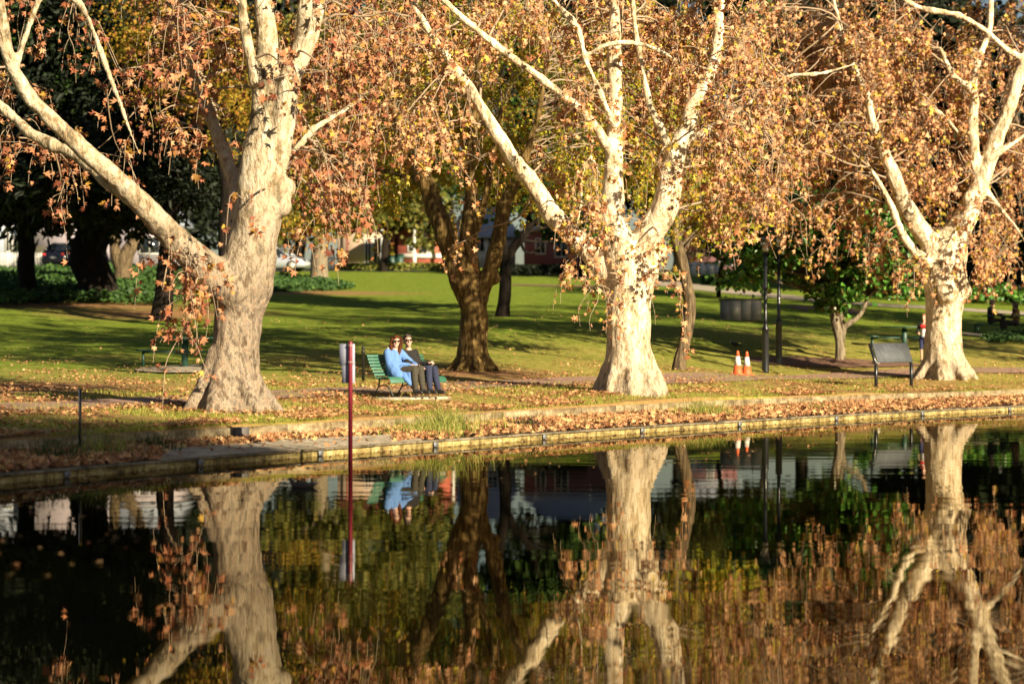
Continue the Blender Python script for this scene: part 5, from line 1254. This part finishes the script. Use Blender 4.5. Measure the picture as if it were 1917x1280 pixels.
# ------------------------------------------------------------------ houses, fences and cars on the street
M['brick'] = None
def brick_mat(name, c1, c2, mortar):
    m, nt, out = newmat(name); tc = N(nt, 'ShaderNodeTexCoord'); mp = N(nt, 'ShaderNodeMapping'); mp.inputs['Rotation'].default_value = (R(90), 0, 0)
    nt.links.new(tc.outputs['Object'], mp.inputs[0]); b = N(nt, 'ShaderNodeTexBrick'); b.inputs['Scale'].default_value = 3.0
    b.inputs['Color1'].default_value = (*c1, 1); b.inputs['Color2'].default_value = (*c2, 1); b.inputs['Mortar'].default_value = (*mortar, 1); b.inputs['Mortar Size'].default_value = .012
    nt.links.new(mp.outputs[0], b.inputs['Vector']); principled(nt, out, b.outputs[0], .9); return m
M['brick'] = brick_mat('red_brick', (.36, .07, .035), (.28, .05, .03), (.35, .22, .16))
M['render_pink'] = simple('render_pink', (.20, .085, .09), .9); M['render_cream'] = simple('render_cream', (.58, .42, .30), .9)
M['render_mauve'] = simple('render_mauve', (.42, .36, .40), .9); M['render_blue'] = simple('render_bluegrey', (.38, .42, .52), .8); M['olive_wall'] = simple('olive_wall', (.16, .14, .09), .9)
M['roof_red'] = simple('roof_red', (.24, .06, .04), .8); M['roof_grey'] = simple('roof_grey', (.30, .33, .40), .6); M['window'] = simple('window_glass', (.02, .025, .03), .1)
def house(label, px0, px1, py_eave, D, wall, roofm, wins, depth=9, roof_h=1.8, name='house', eave=.35, door=None):
    g0 = G(px0, D); g1 = G(px1, D); wd = g1[0] - g0[0]; gz = min(g0[2], g1[2]) - .3; ze = CH + (HOR - py_eave) * D / F
    t = empty(name, ((g0[0] + g1[0]) / 2, D, gz), 0, label, 'house'); H = ze - gz
    mb = MB(); mb.box((0, depth / 2, H / 2), (wd, depth, H)); mb.build('wall', wall, t)
    mb = MB(); e = eave; V = [(-wd / 2 - e, -e, H), (wd / 2 + e, -e, H), (wd / 2 + e, depth + e, H), (-wd / 2 - e, depth + e, H), (-wd / 4, depth / 2, H + roof_h), (wd / 4, depth / 2, H + roof_h)]
    V += [(v[0], v[1], H - .16) for v in V[:4]]
    mb.add(V, [(0, 1, 5, 4), (2, 3, 4, 5)]); mb.f.append(np.array([(1, 2, 5), (3, 0, 4)])); mb.mi.append(np.zeros(2, int))
    mb.f.append(np.array([(6, 7, 1, 0), (7, 8, 2, 1), (8, 9, 3, 2), (9, 6, 0, 3), (9, 8, 7, 6)])); mb.mi.append(np.zeros(5, int)); mb.build('roof', roofm, t)
    s = D / F
    for (x0, x1, y0, y1) in wins:
        cx = ((x0 + x1) / 2 - 958.5) * s - (g0[0] + g1[0]) / 2; cz = CH + (HOR - (y0 + y1) / 2) * s - gz; w2 = (x1 - x0) * s; h2 = (y1 - y0) * s
        mb = MB(); mb.box((cx, -.005, cz), (w2, .05, h2)); f = mb.build('window', M['window'], t)
        mb = MB()
        for q in (-1, 1): mb.box((cx + q * (w2 / 2 + .04), -.02, cz), (.08, .09, h2 + .16)); mb.box((cx, -.02, cz + q * (h2 / 2 + .04)), (w2 - .004, .08, .08))
        mb.box((cx, -.035, cz), (.05, .03, h2)); mb.build('frame', M['white_paint'], f)
    return t, g0, g1, gz, s
# brick cottage with veranda
t, g0, g1, gz, s = house('single-storey red brick house with white veranda posts behind the bins', 745, 842, 430, 158, M['brick'], M['roof_red'], [(765, 775, 446, 470), (788, 812, 446, 472)], depth=8)
cx = (g0[0] + g1[0]) / 2
def on(px, py, dy=0): return ((px - 958.5) * s - cx, -dy, CH + (HOR - py) * s - gz)
mb = MB(); q = on(790, 479, .06); mb.box(q, (88 * s, .14, 8 * s)); mb.build('white_band', M['white_paint'], t)
for px in (718, 778, 850):
    mb = MB(); q0 = on(px, 505, 1.8); q1 = on(px, 428, 1.8); mb.box(((q0[0]), -1.8, (q0[2] + q1[2]) / 2), (.16, .16, q1[2] - q0[2])); mb.box((q0[0], -1.8, q0[2] + .6), (.24, .24, .9)); mb.build('veranda_post', M['white_paint'], t)
mb = MB(); q = on(785, 427, 1.0); mb.box((q[0], -1.0, q[2]), (140 * s, 2.2, .12)); mb.build('veranda_roof', M['roof_red'], t)
house('tan rendered house with a dark carport beside the brick house', 632, 740, 425, 160, M['render_cream'], M['roof_red'], [(684, 694, 450, 500), (700, 714, 448, 500)], depth=8)
p = W(650, 500, 159.5); mb = MB(); mb.tube([(p[0], p[1], p[2] - .3), (p[0], p[1], p[2] + 2.6)], .07, 8); tag(mb.build('drain_pipe', M['roof_red']), 'red drainpipe down the corner of the tan house', 'pipe')
house('white-walled house with a blue-grey roof seen between the stems of the brown tree', 845, 965, 442, 172, M['white_paint'], M['roof_grey'], [(890, 906, 446, 470), (915, 930, 446, 470)], depth=8, roof_h=2.6)
house('pink rendered house in shade behind the black hedge', 982, 1150, 430, 165, M['render_pink'], M['roof_grey'], [(1004, 1020, 448, 474), (1040, 1062, 446, 480)], depth=8)
house('pink house far right of the middle plane tree', 1290, 1380, 450, 175, M['render_pink'], M['roof_grey'], [(1325, 1335, 462, 478)], depth=8)
house('large mauve-grey house with olive base behind the black conifers', 58, 200, 360, 160, M['render_mauve'], M['roof_grey'], [(175, 190, 400, 430)], depth=9)
p0 = G(60, 159.7); p1 = G(190, 159.7); mb = MB(); mb.box(((p0[0] + p1[0]) / 2, 159.75, p0[2] + .6), (p1[0] - p0[0], .3, 1.6)); tag(mb.build('base_wall', M['olive_wall']), 'olive-brown base wall in front of the mauve house', 'wall')
house('pale blue-grey house at the far left edge', -60, 52, 390, 162, M['render_blue'], M['roof_grey'], [(12, 22, 420, 470), (28, 36, 440, 470)], depth=8)
house('house with a white-trimmed porch behind the small forked tree', 205, 330, 418, 150, M['render_mauve'], M['roof_grey'], [(262, 298, 446, 474)], depth=7)
# white picket fence
def picket(label, px0, px1, D, h, sp, solid=False, m=None):
    g0 = G(px0, D); g1 = G(px1, D); t = empty('picket_fence' if not solid else 'panel_fence', g0, 0, label, 'fence'); L = g1[0] - g0[0]; mb = MB(); n_ = int(L / sp)
    for k in range(n_):
        mb.box((k * sp, 0, h / 2), (sp * (.96 if solid else .55), .03, h))
    mb.build('pickets', m or M['white_paint'], t); mb = MB()
    for z in (.25, .75): mb.box((L / 2, .04, h * z), (L, .04, .08))
    mb.build('rail', M['white_paint'], t)
    for k in range(0, int(L / 2.4) + 1): mb = MB(); mb.box((k * 2.4, .06, h / 2 + .03), (.12, .09, h + .08)); mb.build('post', M['white_paint'], t)
picket('white picket fence at the far left behind the black trunks', -60, 100, 148, .95, .16)
picket('white panel fence lit by the sun beside the small hedge', 1296, 1372, 140, .85, .5, True)
picket('grey-white paling fence left of the tan house', 606, 634, 152, 1.0, .16)
picket('dark railing fence behind the small forked tree', 262, 335, 146, .9, .14, m=M['iron'])
# bins
for px, lid, lab in ((733, simple('lid_yellow', (.6, .4, .03), .5), 'dark wheelie bin with a yellow lid by the brick house'), (748, M['green_paint'], 'dark wheelie bin with a green lid by the brick house')):
    g = G(px, 152); t = empty('wheelie_bin', g, 0, lab, 'bin', 'wheelie bins by the brick house')
    mb = MB(); mb.box((0, 0, .5), (.44, .5, .92), taper=1.2); mb.build('bin_body', M['dark_green_paint'], t)
    mb = MB(); mb.box((0, 0, 1.0), (.6, .68, .08), bev=.03); mb.build('lid', lid, t)
    for q in (-.22, .22): mb = MB(); mb.tube([(q - .03, .28, .12), (q + .03, .28, .12)], .11, 14); mb.build('wheel', M['black_paint'], t)
# cars
def car(label, loc, rz, paint, L=4.3, H=1.45, wd=1.72, name='parked_car', group='cars parked on the street'):
    t = empty(name, loc, rz, label, 'car', group); hw = wd / 2
    st = [(-.5, .62, .35, .80), (-.485, .86, .25, .92), (-.40, .93, .22, .98), (-.2, .92, .2, 1), (.08, .92, .2, 1), (.22, .90, .2, 1), (.36, .80, .22, .97), (.46, .68, .25, .88), (.5, .52, .32, .74)]
    V = []; 
    for x, zt, zb, wf in st:
        w2 = hw * wf; V += [(x * L, -w2, zb), (x * L, -w2 * 1.0, (zb + zt) / 2), (x * L, -w2 * .93, zt - .04), (x * L, -w2 * .8, zt), (x * L, w2 * .8, zt), (x * L, w2 * .93, zt - .04), (x * L, w2, (zb + zt) / 2), (x * L, w2, zb)]
    mb = MB(); f = []
    for i in range(len(st) - 1):
        for k in range(8): f.append((i * 8 + k, i * 8 + (k + 1) % 8, i * 8 + 8 + (k + 1) % 8, i * 8 + 8 + k))
    mb.add(V, f); mb.f.append(np.array([list(range(8))[::-1], [(len(st) - 1) * 8 + k for k in range(8)]])); mb.mi.append(np.zeros(2, int)); mb.build('body', paint, t, smooth=False)
    gh = [(-.44, .92, .90), (-.33, H - .1, .74), (-.2, H, .72), (.02, H, .72), (.10, H - .08, .74), (.27, .90, .86)]
    V = []
    for x, z, wf in gh: V += [(x * L, -hw * .9, .86), (x * L, -hw * wf, z), (x * L, hw * wf, z), (x * L, hw * .9, .86)]
    mb = MB(); mb.add(V, [(i * 4 + k, i * 4 + (k + 1) % 4, i * 4 + 4 + (k + 1) % 4, i * 4 + 4 + k) for i in range(5) for k in range(4)]); mb.build('glasshouse', M['window'], t)
    mb = MB()
    V = [(x * L, s_ * hw * (wf - .005), z + .012) for x, z, wf in gh[1:5] for s_ in (-1, 1)]; mb.add(V, [(2 * i, 2 * i + 1, 2 * i + 3, 2 * i + 2)[::-1] for i in range(3)])
    for s_ in (-1, 1):
        for path in ([gh[0], gh[1]], [gh[4], gh[5]], [gh[1], gh[2], gh[3], gh[4]]):
            mb.tube([(x * L, s_ * hw * wf, z) for x, z, wf in path], .035, 6)
        mb.tube([(-.1 * L, s_ * hw * .9, .88), (-.1 * L, s_ * hw * .73, H - .01)], .035, 6)
    mb.build('roof', paint, t)
    for x in (-.31, .31):
        for s_ in (-1, 1):
            mb = MB(); mb.tube([(x * L, s_ * (hw - .19), .31), (x * L, s_ * (hw + .005), .31)], .31, 22); wl = mb.build('wheel', M['black_paint'], t)
            mb = MB(); mb.tube([(x * L, s_ * (hw - .0), .31), (x * L, s_ * (hw + .02), .31)], .2, 16); mb.build('rim', M['steel'], wl)
    for s_ in (-1, 1):
        mb = MB(); mb.sphere((.475 * L, s_ * hw * .62, .62), (.10, .17, .08)); mb.build('headlight', M['glass_black'], t, smooth=True)
        mb = MB(); mb.sphere((-.488 * L, s_ * hw * .72, .74), (.06, .13, .08)); mb.build('tail_light', M['red_cloth'], t, smooth=True)
        mb = MB(); mb.sphere((.17 * L, s_ * (hw + .08), .93), (.07, .1, .06)); mb.build('mirror', paint, t, smooth=True)
    mb = MB(); mb.box((.5 * L + .02, 0, .42), (.02, .4, .11)); mb.build('number_plate', M['white_paint'], t)
    mb = MB(); mb.box((-.5 * L - .01, 0, .55), (.02, .4, .12)); mb.build('number_plate', M['white_paint'], t)
    return t
M['silver'] = simple('silver_paint', (.50, .53, .60), .3, .25, var=.03); M['dark_car'] = simple('dark_paint', (.01, .012, .02), .2)
M['white_car'] = simple('white_car_paint', (.7, .72, .76), .3)
g = G(577, 146); car('silver hatchback parked beyond the lawn right of the left plane trunk', g + [-2.05, 0, .05], R(-12), M['silver'])
g = G(122, 142); car('black car seen from behind between the black conifer trunks', g + [.4, 0, .05], R(70), M['dark_car'])
g = G(1850, 140); car('white car in shade beyond the ivy at the far right', g + [0, 0, .1], R(170), M['white_car'])
